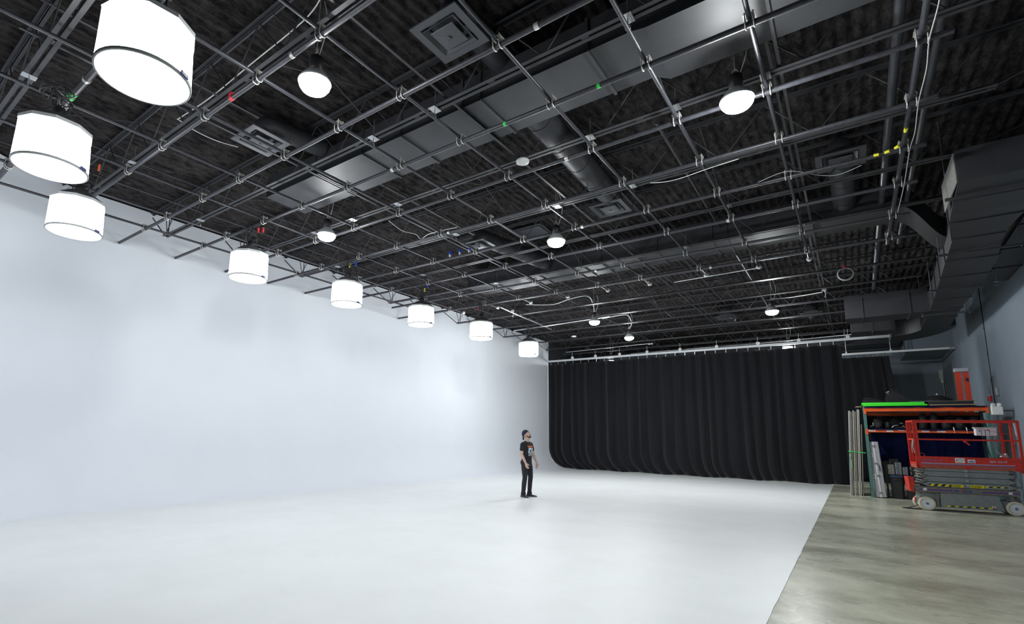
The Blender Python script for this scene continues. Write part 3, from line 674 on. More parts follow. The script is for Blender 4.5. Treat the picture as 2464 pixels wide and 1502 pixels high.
# junction boxes
for (x, y, z, lab) in ((-9.0, 14.6, 5.86, 'small grey junction box on a joist near the seventh lantern'), (-.35, 17.1, 5.86, 'small pale box with a lead under a joist right of the far right lamp')):
    t = thing('junction_box', (x, y, z), lab, 'electrical box'); b = MB(); b.bbox((-.05, -.035, -.06), (.05, .035, .0), .006); b.build('box', M_GREYTRIM, t); b = MB(); b.path([(0, 0, -.06), (.03, 0, -.15), (0, 0, -.25)], .008, 6); b.build('lead', M_WHITE, t)

# ------------------------------------------------------------------ drape rails and drapes
t = thing('drape_rail', (0, 24.55, 5.58), 'long white metal rail carrying the black drapes', 'curtain rail')
b = MB(); b.box((-12.86, -.03, -.045), (1.75, .03, .045)); b.box((-12.86, -.04, .037), (1.75, .04, .045)); b.build('track', M_RAIL, t)
for x in (-11.47, -10.2, -8.94, -7.6, -6.1, -4.56, -2.97, -1.5, 0.1):
    b = MB(); b.bbox((x - .06, -.035, .045), (x + .06, .035, .17), .01); b.tube((x, 0, .16), (x, 0, .40), .006, 6); b.build('hanger_box', M_WHITE, t)
hk = None
for k in range(30):
    x = -12.7 + k * .425
    if hk is None:
        b = MB(); b.box((-.012, -.006, -.16), (.012, .006, -.04)); b.torus((0, 0, -.175), .018, .004, 10, 5, 'y'); hk = b.build('hook', M_CHROME, t); o = hk
    else: o = hk.copy(); COL.objects.link(o)
    o.location = (x, 0, 0)
def drape(name, x0, x1, y, z1, z0, label, left_follow=False, seed=1, amp=.10, per=.42, right_lean=0.0):
    rnd = random.Random(seed); folds = []; x = x0
    while x < x1: w = per * rnd.uniform(.65, 1.5); folds.append((x, w, rnd.uniform(.55, 1.25), rnd.uniform(-1, 1))); x += w
    def off(x, f):      # fold depth
        for (fx, w, a, q) in folds:
            if fx <= x <= fx + w:
                u = (x - fx) / w; s = math.sin(math.pi * u) ** (1.6 - .5 * f); return -amp * a * s * (.55 + .6 * f) + .02 * q * math.sin(2 * math.pi * u * 2) * (1 - f * .5)
        return 0
    b = MB(); nx = int((x1 - x0) / .028); nz = 22; rows = []
    for j in range(nz + 1):
        f = j / nz; z = z1 + (z0 - z1) * f; row = []
        xl = x0
        if left_follow and z < RC + .05:
            d = max(0, RC - z); xl = max(x0, XW + RC - math.sqrt(max(0, RC * RC - d * d)) + .03)
        for i in range(nx + 1):
            u = i / nx; xx = xl + (x1 - xl) * u + right_lean * f * u; xs = x0 + (x1 - x0) * u
            row.append((xx + .02 * math.sin(f * 3 + u * 40), y + off(xs, f) + .015 * math.sin(f * 5 + xs * 2), z - (.02 * math.sin(xs * 3.1) if j == nz else 0) + (.02 * abs(math.sin((xs - x0) / .425 * math.pi)) * -1 if j == 0 else 0)))
        rows.append(row)
    ids = [[b._v(p) for p in r] for r in rows]
    ids2 = [[b._v((p[0], p[1] + .006, p[2])) for p in r] for r in rows]
    for j in range(nz):
        for i in range(nx):
            b.face((ids[j][i], ids[j][i + 1], ids[j + 1][i + 1], ids[j + 1][i]), True); b.face((ids2[j][i], ids2[j + 1][i], ids2[j + 1][i + 1], ids2[j][i + 1]), True)
    for j in range(nz): b.face((ids[j][0], ids[j + 1][0], ids2[j + 1][0], ids2[j][0])); b.face((ids[j][-1], ids2[j][-1], ids2[j + 1][-1], ids[j + 1][-1]))
    for i in range(nx): b.face((ids[0][i], ids2[0][i], ids2[0][i + 1], ids[0][i + 1])); b.face((ids[-1][i], ids[-1][i + 1], ids2[-1][i + 1], ids2[-1][i]))
    return tag(b.build(name, M_CURT, recalc=False), label, 'curtain')
drape('stage_drape', -12.86, -.15, 24.55, 5.40, .03, 'wide black velvet-like drape closing off the end of the white floor', True, 4, amp=.15)
t = thing('drape_rail', (0, 27.7, 5.42), 'short white rail further back, reaching the slate wall', 'curtain rail')
b = MB(); b.box((-.3, -.03, -.04), (3.48, .03, .04)); b.build('track', M_RAIL, t)
for x, z in ((.0, 1.1), (1.5, .9)):
    b = MB(); b.tube((x, 0, .04), (x, 0, z), .014, 8); b.bbox((x - .035, -.03, .03), (x + .035, .03, .1), .008); b.build('drop_rod', M_RAIL, t)
hk = None
for x in (-.22, -.15, .05, .35, .72, .9, 1.0, 1.05, 1.10, 1.15, 1.25, 1.35, 1.40, 1.45, 1.5):
    if hk is None: b = MB(); b.box((-.008, -.006, -.15), (.008, .006, -.04)); hk = b.build('hook', M_CHROME, t); o = hk
    else: o = hk.copy(); COL.objects.link(o)
    o.location = (x, 0, 0)
b = MB(); b.tube((3.30, 0, 0), (3.48, 0, 0), .05, 10); b.build('end_bracket', M_ZINC, t)
drape('stage_drape', -.6, 1.40, 27.7, 5.26, .04, 'narrow black drape hanging behind the right end of the wide one', False, 9, .09, .26, right_lean=.35)

# bulkhead box in the far corner
b = MB(); b.box((2.05, 28.2, 5.52), (XR, YB, ZD)); tag(b.build('trim_1', M_GREYWALL), 'boxed slate-painted bulkhead under the roof in the far right corner', kind='structure')
b = MB(); b.tube((1.95, 28.0, 6.7), (1.98, 28.0, 5.2), .014, 8); b.tube((1.98, 28.0, 5.2), (2.6, 28.0, 5.25), .012, 8); b.ball((1.98, 28, 5.2), .03); b.ball((2.6, 28, 5.25), .04); tag(b.build('pipe_bracket', M_STEEL), 'thin dark pipe bracket beside the bulkhead', 'bracket')
# seam conduit on the wall
b = MB(); b.tube((XR - .012, 22.2, 2.9), (XR - .012, 22.2, 6.6), .011, 8)
for z in (3.6, 4.4, 5.2): b.box((XR - .03, 22.17, z), (XR, 22.23, z + .03))
tag(b.build('wall_conduit', M_DARK), 'thin dark conduit running down the slate wall', 'conduit')
# ------------------------------------------------------------------ scissor lift
M_RED = mat('lift_red_paint', (0.75, 0.04, 0.022), .45, noise_amt=.35, nscale=14)
M_SALMON = mat('faded_red_paint', (0.50, 0.10, 0.065), .6, noise_amt=.3, nscale=9)
M_GREY = mat('lift_grey_paint', (0.25, 0.275, 0.28), .5, noise_amt=.18, nscale=10)
M_GREYD = mat('worn_grey_paint', (0.20, 0.20, 0.185), .6, noise_amt=.4, nscale=16)
M_TYRE = mat('cream_tyre', (0.72, 0.66, 0.52), .7, noise_amt=.15, nscale=12)
M_HUB = mat('white_hub', (0.70, 0.74, 0.80), .45)
M_YELLOW = mat('hazard_yellow', (0.85, 0.72, 0.0), .5)
M_BLACK = mat('hazard_black', (0.012, 0.012, 0.012), .5)
M_LBLUE = mat('decal_blue', (0.02, 0.05, 0.36), .5)
M_VIOLET = mat('faded_decal', (0.22, 0.14, 0.36), .6)
M_DECRED = mat('decal_red', (0.65, 0.04, 0.03), .5)
M_PAPER = mat('sticker_white', (0.75, 0.76, 0.78), .5)
M_INK = mat('ink_grey', (0.18, 0.18, 0.22), .6)
lift = thing('scissor_lift', (1.32, 17.47, 0), 'red and grey electric scissor lift parked in front of the orange rack', 'scissor lift', rz=math.atan2(.25, 1.57)); lift.scale = (1, .74, 1)
def wheel(x, y0, w=.12):
    T = Matrix.Translation((x, y0, .165)) @ Matrix.Rotation(R(90), 4, 'X')     # local z -> -y
    b = MB(); b.T = T; r = .165
    b.loft([[(q * math.cos(2 * math.pi * k / 36), q * math.sin(2 * math.pi * k / 36), z) for k in range(36)] for q, z in ((.115, 0.0), (.150, .004), (.163, -.012), (.165, -.03), (.165, -w + .03), (.163, -w + .01), (.15, -w), (.115, -w))], True, cap=False, closed=True)
    t = b.build('wheel', M_TYRE, lift)
    b = MB(); b.T = T; b.lathe([(.116, -.012), (.108, -.004), (.100, -.012), (.092, -.03), (.06, -.034), (.055, -.02), (.03, -.012), (.004, -.012)], n=28, cap=True); b.lathe([(.114, -.015), (.114, -w)], n=28); b.build('hub', M_HUB, t)
    b = MB(); b.T = T; b.lathe([(.026, -.01), (.024, .006), (.004, .008)], n=14)
    for k in range(5):
        a = 2 * math.pi * k / 5 + .3; b.lathe([(.014, -.034), (.013, -.014), (.002, -.012)], (.072 * math.cos(a), .072 * math.sin(a), 0), n=8)
    b.build('hub_bolts', M_GREYD, t)
for x in (0.0, 1.6):
    for y0 in (0.0, .64): wheel(x, y0)
b = MB(); b.prism([(.27, .03, .09), (1.41, .03, .085), (1.37, .03, .22), (1.345, .03, .33), (1.33, .03, .45), (.27, .03, .45)], (0, .70, 0)); b.prism([(-.1, .14, .2), (.28, .14, .2), (.28, .14, .45), (-.1, .14, .45)], (0, .48, 0)); b.box((-.06, .13, .12), (.06, .63, .2)); b.box((1.33, .14, .14), (1.7, .62, .32)); b.build('chassis', M_GREY, lift)
b = MB(); b.box((.18, .04, .30), (.255, .1, .43)); b.box((.2, .05, .10), (.235, .1, .30)); b.box((.15, .03, .085), (.28, .12, .10)); b.tube((.19, .07, .1), (.19, .07, .3), .010, 8); b.build('outrigger_bracket', M_GREYD, lift)
b = MB(); b.box((1.46, .06, .335), (1.74, .16, .36)); b.tube((1.58, .1, .35), (1.58, .1, .45), .045, 14); b.box((1.62, .12, .30), (1.72, .2, .42)); b.build('axle_bracket', M_GREYD, lift)
b = MB(); b.box((-.14, 0, .45), (1.71, .76, .575)); b.box((-.24, .03, .455), (-.14, .30, .555)); b.box((-.20, .02, .57), (-.10, .1, .63)); b.box((-.16, 0, .445), (1.72, .015, .455)); b.build('base_frame', M_GREYD, lift)
def arm(z0, z1, x0, x1, y, p0, p1, m_=M_GREY):
    b = MB(); b.prism([(x0, y, z0), (x1, y, z0), (p1, y, (z0 + z1) / 2 - .01), (x1, y, z1), (x0, y, z1), (p0, y, (z0 + z1) / 2)], (0, .045, 0)); o = b.build('scissor_arm', m_, lift); return o
for k, (z0, z1) in enumerate(((.585, .695), (.707, .828), (.840, .958), (.968, 1.028))):
    for y in (.02, .69): arm(z0, z1, .05, 1.54, y, -.06 + .02 * k, 1.66)
    for y in (.10, .61): arm(z0 + .03, z1 - .005, .12, 1.48, y, .02, 1.58)
for z in (.64, .76, .885, .995): b = MB(); b.tube((.79, -.012, z), (.79, .76, z), .024, 12); b.tube((.79, -.018, z), (.79, -.010, z), .034, 14); b.build('pivot_pin', M_CHROME, lift)
for k, z in enumerate((.66, .72, .80, .87, .94, 1.0)):
    b = MB(); b.tube((-.045 + .02 * (k % 2), -.005, z), (-.045 + .02 * (k % 2), .76, z), .026, 10); b.build('end_pin', M_GREYD, lift)
    b = MB(); b.tube((1.63 - .03 * (k % 2), -.005, z - .01), (1.63 - .03 * (k % 2), .76, z - .01), .02, 10); b.build('end_pin', M_GREYD, lift)
b = MB()
for k in range(3): z = .66 + k * .12; b.prism([(-.07, .0, z), (.06, .0, z + .06), (.07, .0, z + .10), (-.09, .0, z + .05)], (0, .05, 0))
b.build('end_link', M_GREYD, lift)
# platform
b = MB(); b.box((-.11, 0, 1.03), (1.77, .76, 1.125)); b.prism([(1.77, 0, 1.03), (1.86, 0, .98), (1.88, 0, 1.0), (1.77, 0, 1.12)], (0, .1, 0)); b.build('platform_frame', M_SALMON, lift)
b = MB(); b.box((-.07, .0, 1.168), (1.70, .02, 1.315)); b.box((-.07, .74, 1.168), (1.70, .76, 1.315)); b.box((1.70, 0, 1.168), (1.72, .76, 1.315)); b.box((-.11, -.002, 1.12), (1.77, .76, 1.168)); b.build('toe_board', M_RED, lift)
b = MB(); b.box((-.03, -.006, 1.128), (1.68, .0, 1.155)); b.build('blue_stripe', M_VIOLET, lift); b = MB(); b.box((-.03, -.006, 1.156), (1.68, 0, 1.163)); b.build('white_stripe', M_PAPER, lift)
def rail(p0, p1, w=.045, h=.045, name='guardrail_tube', m_=M_RED): b = MB(); b.bar(p0, p1, w, h, (0, 1, 0) if abs(p0[2] - p1[2]) > .3 else (0, 0, 1)); return b.build(name, m_, lift)
for y in (.022, .738):
    rail((-.12, y, 2.2), (1.84, y, 2.2), .04, .055); rail((-.08, y, 1.745), (1.82, y, 1.745), .03, .035)
    rail((-.05, y, 1.04), (-.05, y, 2.2)); rail((1.70, y, 1.1), (1.70, y, 2.2)); rail((1.83, y, 1.16), (1.83, y, 2.21)) if y < .1 else None
    rail((-.105, y, 1.06), (-.105, y, 2.18), .04, .04)
b = MB(); b.box((1.79, 0, .98), (1.90, .08, 1.27)); b.box((1.68, -.004, 1.03), (1.79, .03, 1.34)); b.build('corner_gusset', M_RED, lift)
b = MB(); b.box((-.11, 0, 1.03), (-.03, .03, 1.33)); b.build('corner_gusset', M_RED, lift)
for z in (2.2, 1.745): rail((-.10, .04, z), (-.10, .74, z), .04, .04, 'end_rail'); rail((1.83, .04, z), (1.83, .74, z), .04, .04, 'end_rail')
b = MB(); b.torus((.01, .03, 1.35), .05, .007, 18, 6, 'y'); b.build('latch_loop', M_SALMON, lift)
b = MB(); b.path([(-.13, .05, 1.75), (-.15, .1, 1.6), (-.14, .2, 1.45), (-.12, .3, 1.4)], .012, 6); b.path([(-.13, .02, 1.72), (-.15, .02, 1.55), (-.12, .02, 1.38)], .009, 6); b.build('gate_chain', M_CHROME, lift)
b = MB(); b.bbox((.82, .0, 1.68), (.88, .04, 1.73), .008); b.bar((.86, .02, 1.70), (.93, .02, 1.62), .03, .03); b.build('rail_hook', M_RED, lift)
b = MB(); b.bbox((1.19, .55, 1.86), (1.58, .72, 2.05), .012); b.box((1.17, .54, 2.04), (1.59, .73, 2.065)); b.build('control_box', M_PAPER, lift)
b = MB()
for x in (1.29, 1.36, 1.44): b.box((x, .544, 1.875), (x + .008, .55, 2.0))
b.box((1.25, .544, 1.96), (1.275, .55, 1.985)); b.build('control_box_marks', M_LBLUE, lift); b = MB(); b.bar((1.25, .54, 2.03), (1.66, .54, 1.92), .006, .008, (0, 1, 0)); b.bar((1.66, .54, 1.92), (1.82, .54, 1.9), .006, .006, (0, 1, 0)); b.box((1.40, .54, 1.99), (1.44, .55, 2.01)); b.build('red_lead', M_RED, lift)
b = MB(); b.ball((1.56, .3, 1.36), .055, .04, .035); b.bbox((1.57, .27, 1.33), (1.66, .35, 1.40), .012); b.ball((1.63, .32, 1.41), .03, .03, .035); b.build('controller_boot', M_CHROME, lift)
b = MB(); b.prism([(1.745, .0, 2.16), (1.77, .0, 2.16), (1.79, .0, 1.86), (1.765, .0, 1.86)], (0, .004, 0)); b.build('warning_strip', M_PAPER, lift)
b = MB(); b.path([(1.47, .6, 1.86), (1.50, .6, 1.6), (1.54, .5, 1.45), (1.58, .35, 1.40)], .008, 6); b.build('control_cable', M_GREYD, lift)
# folded red step and its bracket at the left end
b = MB(); b.prism([(-.315, .03, .80), (-.205, .03, .79), (-.185, .03, .43), (-.27, .03, .435), (-.295, .03, .47)], (0, .5, 0)); b.build('end_step', M_RED, lift)
# decals
def hazard(x0, x1, z0, z1, y, n, z0b=None, lean=.03):
    b = MB(); b.box((x0, y, min(z0, z0)), (x1, y + .002, z1)); b.build('hazard_tape', M_BLACK, lift)
    b = MB(); w = (x1 - x0) / n
    for k in range(n):
        a = x0 + k * w; b.prism([(a, y - .001, z0), (a + w * .5, y - .001, z0), (a + w * .5 + lean, y - .001, z1), (a + lean, y - .001, z1)], (0, .0008, 0))
    b.build('hazard_stripes', M_YELLOW, lift)
hazard(.08, .50, .600, .652, .0155, 3, lean=.05); hazard(1.10, 1.50, .625, .650, .0155, 3, lean=.02); hazard(.36, 1.26, .125, .150, .0255, 6, lean=.012)
b = MB(); b.box((.50, .0145, .595), (.72, .0165, .655)); b.box((.83, .0145, .595), (1.09, .0165, .66)); b.build('warning_label', M_YELLOW, lift)
text('KEEP', .058, M_BLACK, 'lettering', lift, front(.515, .013, .605), sx=1.22, offset=.0012)
text('CLEAR', .056, M_BLACK, 'lettering', lift, front(.842, .013, .607), sx=1.24, offset=.0012)
b = MB(); b.box((-.12, -.002, .495), (.50, .0, .517)); b.box((1.04, -.002, .495), (1.69, .0, .517)); b.build('blue_band', M_LBLUE, lift)
b = MB()
for z in (.484, .525): b.box((-.12, -.002, z), (.50, .0, z + .004)); b.box((1.04, -.002, z), (1.69, 0, z + .004))
b.build('red_pinstripe', M_DECRED, lift)
def logo(x, z, s, m1, m2, y):
    text('SK', s, m1, 'lettering', lift, front(x, y, z), sx=1.65, offset=.0015); text('ACK', s, m1, 'lettering', lift, front(x + s * 2.95, y, z), sx=1.75, offset=.0015)
    b = MB(); x1 = x + s * 1.75
    b.prism([(x1, y, z + s * .95), (x1 + s * .16, y, z + s * 1.0), (x1 + s * .38, y, z + s * .45), (x1 + s * .85, y, z + s * 1.45), (x1 + s * 1.0, y, z + s * 1.45), (x1 + s * .40, y, z + s * .05)], (0, .001, 0))
    b.prism([(x1 + s * .75, y, z - s * .25), (x1 + s * .9, y, z - s * .25), (x1 + s * 1.25, y, z + s * 1.15), (x1 + s * 1.1, y, z + s * 1.15)], (0, .001, 0)); b.build('logo_swoosh', m2, lift)
logo(.535, .484, .052, M_LBLUE, M_DECRED, -.003)
logo(.0, 1.205, .058, M_VIOLET, M_VIOLET, -.003)
text('SJIII 3219', .062, mat('pale_decal', (.5, .4, .5), .6), 'lettering', lift, front(1.24, -.003, 1.215), sx=1.35, offset=.002)
text('10033177', .07, M_INK, 'lettering', lift, front(1.33, -.002, 1.05), sx=.85)
b = MB(); b.box((.62, -.003, 1.185), (.80, 0, 1.30)); b.box((.85, -.003, 1.19), (.99, 0, 1.27)); b.build('sticker', M_PAPER, lift)
text('TORCAN', .030, M_BLACK, 'lettering', lift, front(.668, -.005, 1.25), sx=.95); text('LIFT EQUIPMENT', .013, M_DECRED, 'lettering', lift, front(.66, -.005, 1.20), sx=1.0)
b = MB(); b.prism([(.635, -.005, 1.245), (.66, -.005, 1.275), (.66, -.005, 1.215)], (0, .001, 0)); b.build('logo_arrow', M_DECRED, lift)
b = MB(); b.box((.865, -.005, 1.21), (.975, -.003, 1.23)); b.box((.90, -.005, 1.24), (.94, -.003, 1.25)); b.build('sticker_print', M_LBLUE, lift)
b = MB(); b.box((-.05, -.003, .482), (.02, 0, .545)); b.box((1.50, -.003, .485), (1.57, 0, .54)); b.box((1.185, .024, .145), (1.255, .028, .195)); b.build('sticker', M_PAPER, lift)
b = MB(); b.box((1.195, .021, .155), (1.22, .024, .18)); b.box((1.225, .021, .17), (1.245, .024, .19)); b.build('sticker_print', M_DECRED, lift)
b = MB(); b.box((.79, -.0035, 1.035), (.91, -.001, 1.12)); b.build('fresh_paint_patch', M_RED, lift)
b = MB(); b.torus((-.13, .62, .22), .06, .012, 18, 6, 'x'); b.build('rear_reflector', M_DECRED, lift)
cable('power_cable', [(1.17, 17.75, .10), (1.10, 17.78, .06), (.98, 17.70, .02), (.84, 17.62, .01), (.92, 17.50, .01), (1.10, 17.48, .01), (1.25, 17.62, .012), (1.05, 17.66, .012), (.9, 17.56, .018)], .009, M_DARK, 'black charging cable looped on the concrete by the lift wheel')

# ------------------------------------------------------------------ pallet rack
M_ORANGE = mat('rack_orange', (0.75, 0.10, 0.012), .45, noise_amt=.15, nscale=8)
M_TEAL = mat('rack_green', (0.085, 0.22, 0.19), .5, noise_amt=.2, nscale=8)
M_NAVY = mat('navy_blanket', (0.007, 0.011, 0.055), .95, spec=.1, noise_amt=.4, nscale=6, bump=.4, bscale=12)
M_PLY = mat('plywood', (0.42, 0.32, 0.20), .8, noise_amt=.2, nscale=6)
X0, X1, Y0, Y1 = .27, 3.04, 20.09, 21.12
rack = thing('pallet_rack', (X0, Y0, 0), 'orange and green pallet rack loaded with gear behind the lift', 'storage rack')
def rp(b, name, m_, label=None):
    o = b.build(name, m_, rack); o.location = (-X0, -Y0, 0)
    if label: o['label'] = label
    return o
for x in (X0, X1 - .075):
    for y in (Y0, Y1 - .07):
        b = MB(); b.box((x, y, 0), (x + .075, y + .07, 2.72)); b.box((x - .02, y - .01, 0), (x + .10, y + .09, .008)); b.cur = 1
        z = .06
        while z < 2.7:
            for dx in (.018, .050): b.box((x + dx, y - .0015, z), (x + dx + .013, y, z + .02))
            if x == X0: b.box((x - .0015, y + .025, z), (x, y + .045, z + .02))
            z += .051
        rp(b, 'upright', [M_TEAL, M_BLACK])
    b = MB(); zs = [.15, .95, 1.75, 2.55]
    for k, z in enumerate(zs): b.box((x + .02, Y0 + .07, z), (x + .055, Y1 - .07, z + .03))
    for k in range(3): b.bar((x + .037, Y0 + .05, zs[k] + .02), (x + .037, Y1 - .05, zs[k + 1]), .03, .03)
    rp(b, 'frame_brace', M_TEAL)
for (z0, z1, y) in ((2.57, 2.69, Y0 - .02), (1.945, 2.03, Y0 - .02), (2.46, 2.58, Y1 - .03), (1.945, 2.03, Y1 - .03)):
    b = MB(); b.box((X0 + .075, y, z0), (X1 - .075, y + .05, z1)); b.box((X0 + .02, y - .006, z0 - .07), (X0 + .08, y + .0, z1 + .01)); b.box((X1 - .08, y - .006, z0 - .07), (X1 - .02, y, z1 + .01)); b.box((X0 + .075, y, z1 - .03), (X1 - .075, y + .07, z1 - .025)); rp(b, 'beam', M_ORANGE)
b = MB()
for z in (2.62, 1.98):
    b.box((X0 + .08, Y0 + .03, z + .03), (X1 - .08, Y1 - .03, z + .045))
rp(b, 'shelf_deck', M_PLY)
b = MB()
for (x, z, w, h) in ((.36, 1.975, .17, .04), (.77, 1.995, .16, .014), (.79, 1.96, .15, .024), (1.04, 1.995, .17, .018), (1.57, 1.998, .16, .012), (1.58, 1.965, .16, .02), (1.90, 1.985, .19, .018), (1.91, 1.962, .18, .018)):
    b.box((x, Y0 - .023, z), (x + w, Y0 - .0205, z + h))
rp(b, 'shelf_label', M_PAPER, 'blank looking white label strips')
b = MB()
for (x, z, w) in ((.40, 1.985, .09), (.83, 1.968, .08), (1.61, 1.972, .10), (1.94, 1.967, .13)): b.box((x, Y0 - .0242, z), (x + w, Y0 - .023, z + .005))
rp(b, 'label_print', M_INK)
# blankets
def blanket(x0, x1, y0, y1, z, name, label, hang=.05):
    b = MB(); nx, ny = 60, 10; rows = []
    for j in range(ny + 1):
        row = []
        for i in range(nx + 1):
            x = x0 + (x1 - x0) * i / nx; y = y0 + (y1 - y0) * j / ny; zz = z + .03 + .012 * noise.noise((x * 4, y * 4, z)) - (hang * (.6 + .4 * noise.noise((x * 3, 0, 1))) if j == 0 else 0)
            row.append((x, y, zz))
        rows.append(row)
    ids = [[b._v(p) for p in r] for r in rows]; lo = [[b._v((p[0], p[1] + (.0 if True else 0), p[2] - .02)) for p in r] for r in rows]
    for j in range(ny):
        for i in range(nx): b.face((ids[j][i], ids[j][i + 1], ids[j + 1][i + 1], ids[j + 1][i]), True); b.face((lo[j][i], lo[j + 1][i], lo[j + 1][i + 1], lo[j][i + 1]), True)
    for i in range(nx): b.face((ids[0][i], lo[0][i], lo[0][i + 1], ids[0][i + 1])); b.face((ids[-1][i], ids[-1][i + 1], lo[-1][i + 1], lo[-1][i]))
    for j in range(ny): b.face((ids[j][0], ids[j + 1][0], lo[j + 1][0], lo[j][0])); b.face((ids[j][-1], lo[j][-1], lo[j + 1][-1], ids[j + 1][-1]))
    return tag(b.build(name, M_NAVY), label, 'blanket')
blanket(.30, 3.0, Y0 - .045, Y1 - .05, 2.685, 'moving_blanket', 'navy moving blanket on top of the rack under the green sheets', .035)
blanket(.36, 2.95, Y0 - .045, Y1 - .05, 2.025, 'moving_blanket', 'navy moving blanket on the middle shelf under the black bags', .03)
# hanging navy cloth
b = MB(); nx = 70; rows = []
for j in range(9):
    f = j / 8; rows.append([(.42 + 2.5 * i / nx, 20.80 + .02 * math.sin(i * .55) + .012 * math.sin(i * 1.3 + f * 3), 1.94 - f * (1.28 if i > 18 else .86)) for i in range(nx + 1)])
ids = [[b._v(p) for p in r] for r in rows]; lo = [[b._v((p[0], p[1] + .008, p[2])) for p in r] for r in rows]
for j in range(8):
    for i in range(nx): b.face((ids[j][i], ids[j][i + 1], ids[j + 1][i + 1], ids[j + 1][i]), True); b.face((lo[j][i], lo[j + 1][i], lo[j + 1][i + 1], lo[j][i + 1]), True)
tag(b.build('hanging_cloth', M_NAVY, recalc=False), 'navy cloth hanging from the middle shelf behind the cases', 'cloth')
b = MB(); b.box((.36, 21.0, 2.075), (2.96, 21.012, 2.47)); tag(b.build('backing_cloth', M_CURT), 'black cloth closing the back of the middle shelf', 'cloth')
# green and other sheets on top
M_CHROMA = mat('chroma_green', (0.05, 0.75, 0.03), .6)
M_GREYB = mat('grey_board', (0.10, 0.11, 0.10), .7)
M_BOARDW = mat('white_board', (0.66, 0.68, 0.67), .6)
def slab(name, a, b_, m_, label, cat, r=.004): b = MB(); b.bbox(a, b_, r); return tag(b.build(name, m_), label, cat)
slab('green_sheet', (.29, 20.12, 2.735), (1.78, 20.9, 2.785), M_CHROMA, 'bright green foam sheet lying on the blanket, lower of two', 'foam sheet')
slab('green_sheet', (.26, 20.16, 2.787), (1.72, 20.92, 2.845), M_CHROMA, 'bright green foam sheet lying on top of the rack, upper of two', 'foam sheet')
slab('tan_board', (1.80, 20.15, 2.735), (2.82, 20.9, 2.765), M_PLY, 'thin tan board on the rack right of the green sheets', 'board')
slab('dark_board', (1.80, 20.2, 2.767), (2.76, 20.9, 2.845), M_DARK, 'black board stack right of the green sheets', 'board')
slab('grey_board', (1.40, 20.18, 2.847), (2.78, 20.95, 2.87), M_GREYB, 'thin grey board overlapping the green sheets', 'board')
slab('tan_board', (.10, 20.4, 2.730), (.262, 20.95, 2.75), M_PLY, 'small tan board sticking out left of the rack top', 'board')
# softboxes and umbrella
M_NYL = mat('black_nylon', (0.009, 0.009, 0.010), .7, spec=.3)
t = thing('softbox', (1.12, 20.5, 2.85), 'black folded softbox with a peaked top on the rack', 'softbox')
b = MB(); b.loft([[(-.30, -.2, 0), (.36, -.2, 0), (.40, .25, 0), (-.26, .25, 0)], [(-.27, -.19, .14), (.18, -.19, .14), (.2, .22, .14), (-.25, .22, .14)], [(-.20, -.12, .34), (-.06, -.12, .36), (-.05, .1, .36), (-.2, .1, .34)], [(-.10, -.04, .44), (-.07, -.04, .44), (-.07, .02, .44), (-.1, .02, .44)]], False); b.build('shell', M_NYL, t)
b = MB(); b.bar((-.24, -.17, .30), (-.17, -.17, .34), .01, .03, (0, 0, 1)); b.bar((-.22, -.16, .26), (-.16, -.16, .29), .01, .012); b.build('silver_label', M_CHROME, t)
b = MB()
for p in ((-.30, -.2, 0), (.36, -.2, 0)): b.tube(p, (-.085, -.03, .44), .006, 5)
b.build('rib', M_DARK, t)
t = thing('softbox', (.56, 20.5, 2.85), 'low black softbox folded flat at the left end of the rack top', 'softbox')
b = MB(); b.loft([[(-.26, -.2, 0), (.30, -.2, 0), (.30, .25, 0), (-.26, .25, 0)], [(-.27, -.18, .08), (.24, -.18, .05), (.24, .2, .05), (-.27, .2, .08)], [(-.22, -.1, .17), (.0, -.1, .15), (.0, .1, .15), (-.22, .1, .17)]], False); b.build('shell', M_NYL, t)
b = MB(); b.path([(-.2, -.14, .14), (0, -.18, .12), (.2, -.18, .06)], .006, 5); b.build('rib', M_DARK, t)
t = thing('photo_umbrella', (2.05, 20.55, 2.872), 'open black photo umbrella lying dome up on the rack', 'umbrella')
b = MB(); N = 8
b.loft([[(r * (1 if k % 2 == 0 else .96) * math.cos(2 * math.pi * k / 16) * 1.0, .75 * r * math.sin(2 * math.pi * k / 16), z) for k in range(16)] for r, z in ((.36, 0), (.35, .03), (.27, .10), (.15, .16), (.03, .19))], False); b.build('canopy', M_NYL, t)
b = MB(); b.tube((0, 0, .18), (0, 0, .23), .022, 10); b.tube((-.05, 0, .20), (.05, 0, .20), .018, 8); b.build('silver_tip', M_CHROME, t)
b = MB()
for k in range(8): a = 2 * math.pi * k / 8; b.tube((.36 * math.cos(a), .27 * math.sin(a), .004), (.03 * math.cos(a), .02 * math.sin(a), .192), .004, 4)
b.build('rib', M_DARK, t)
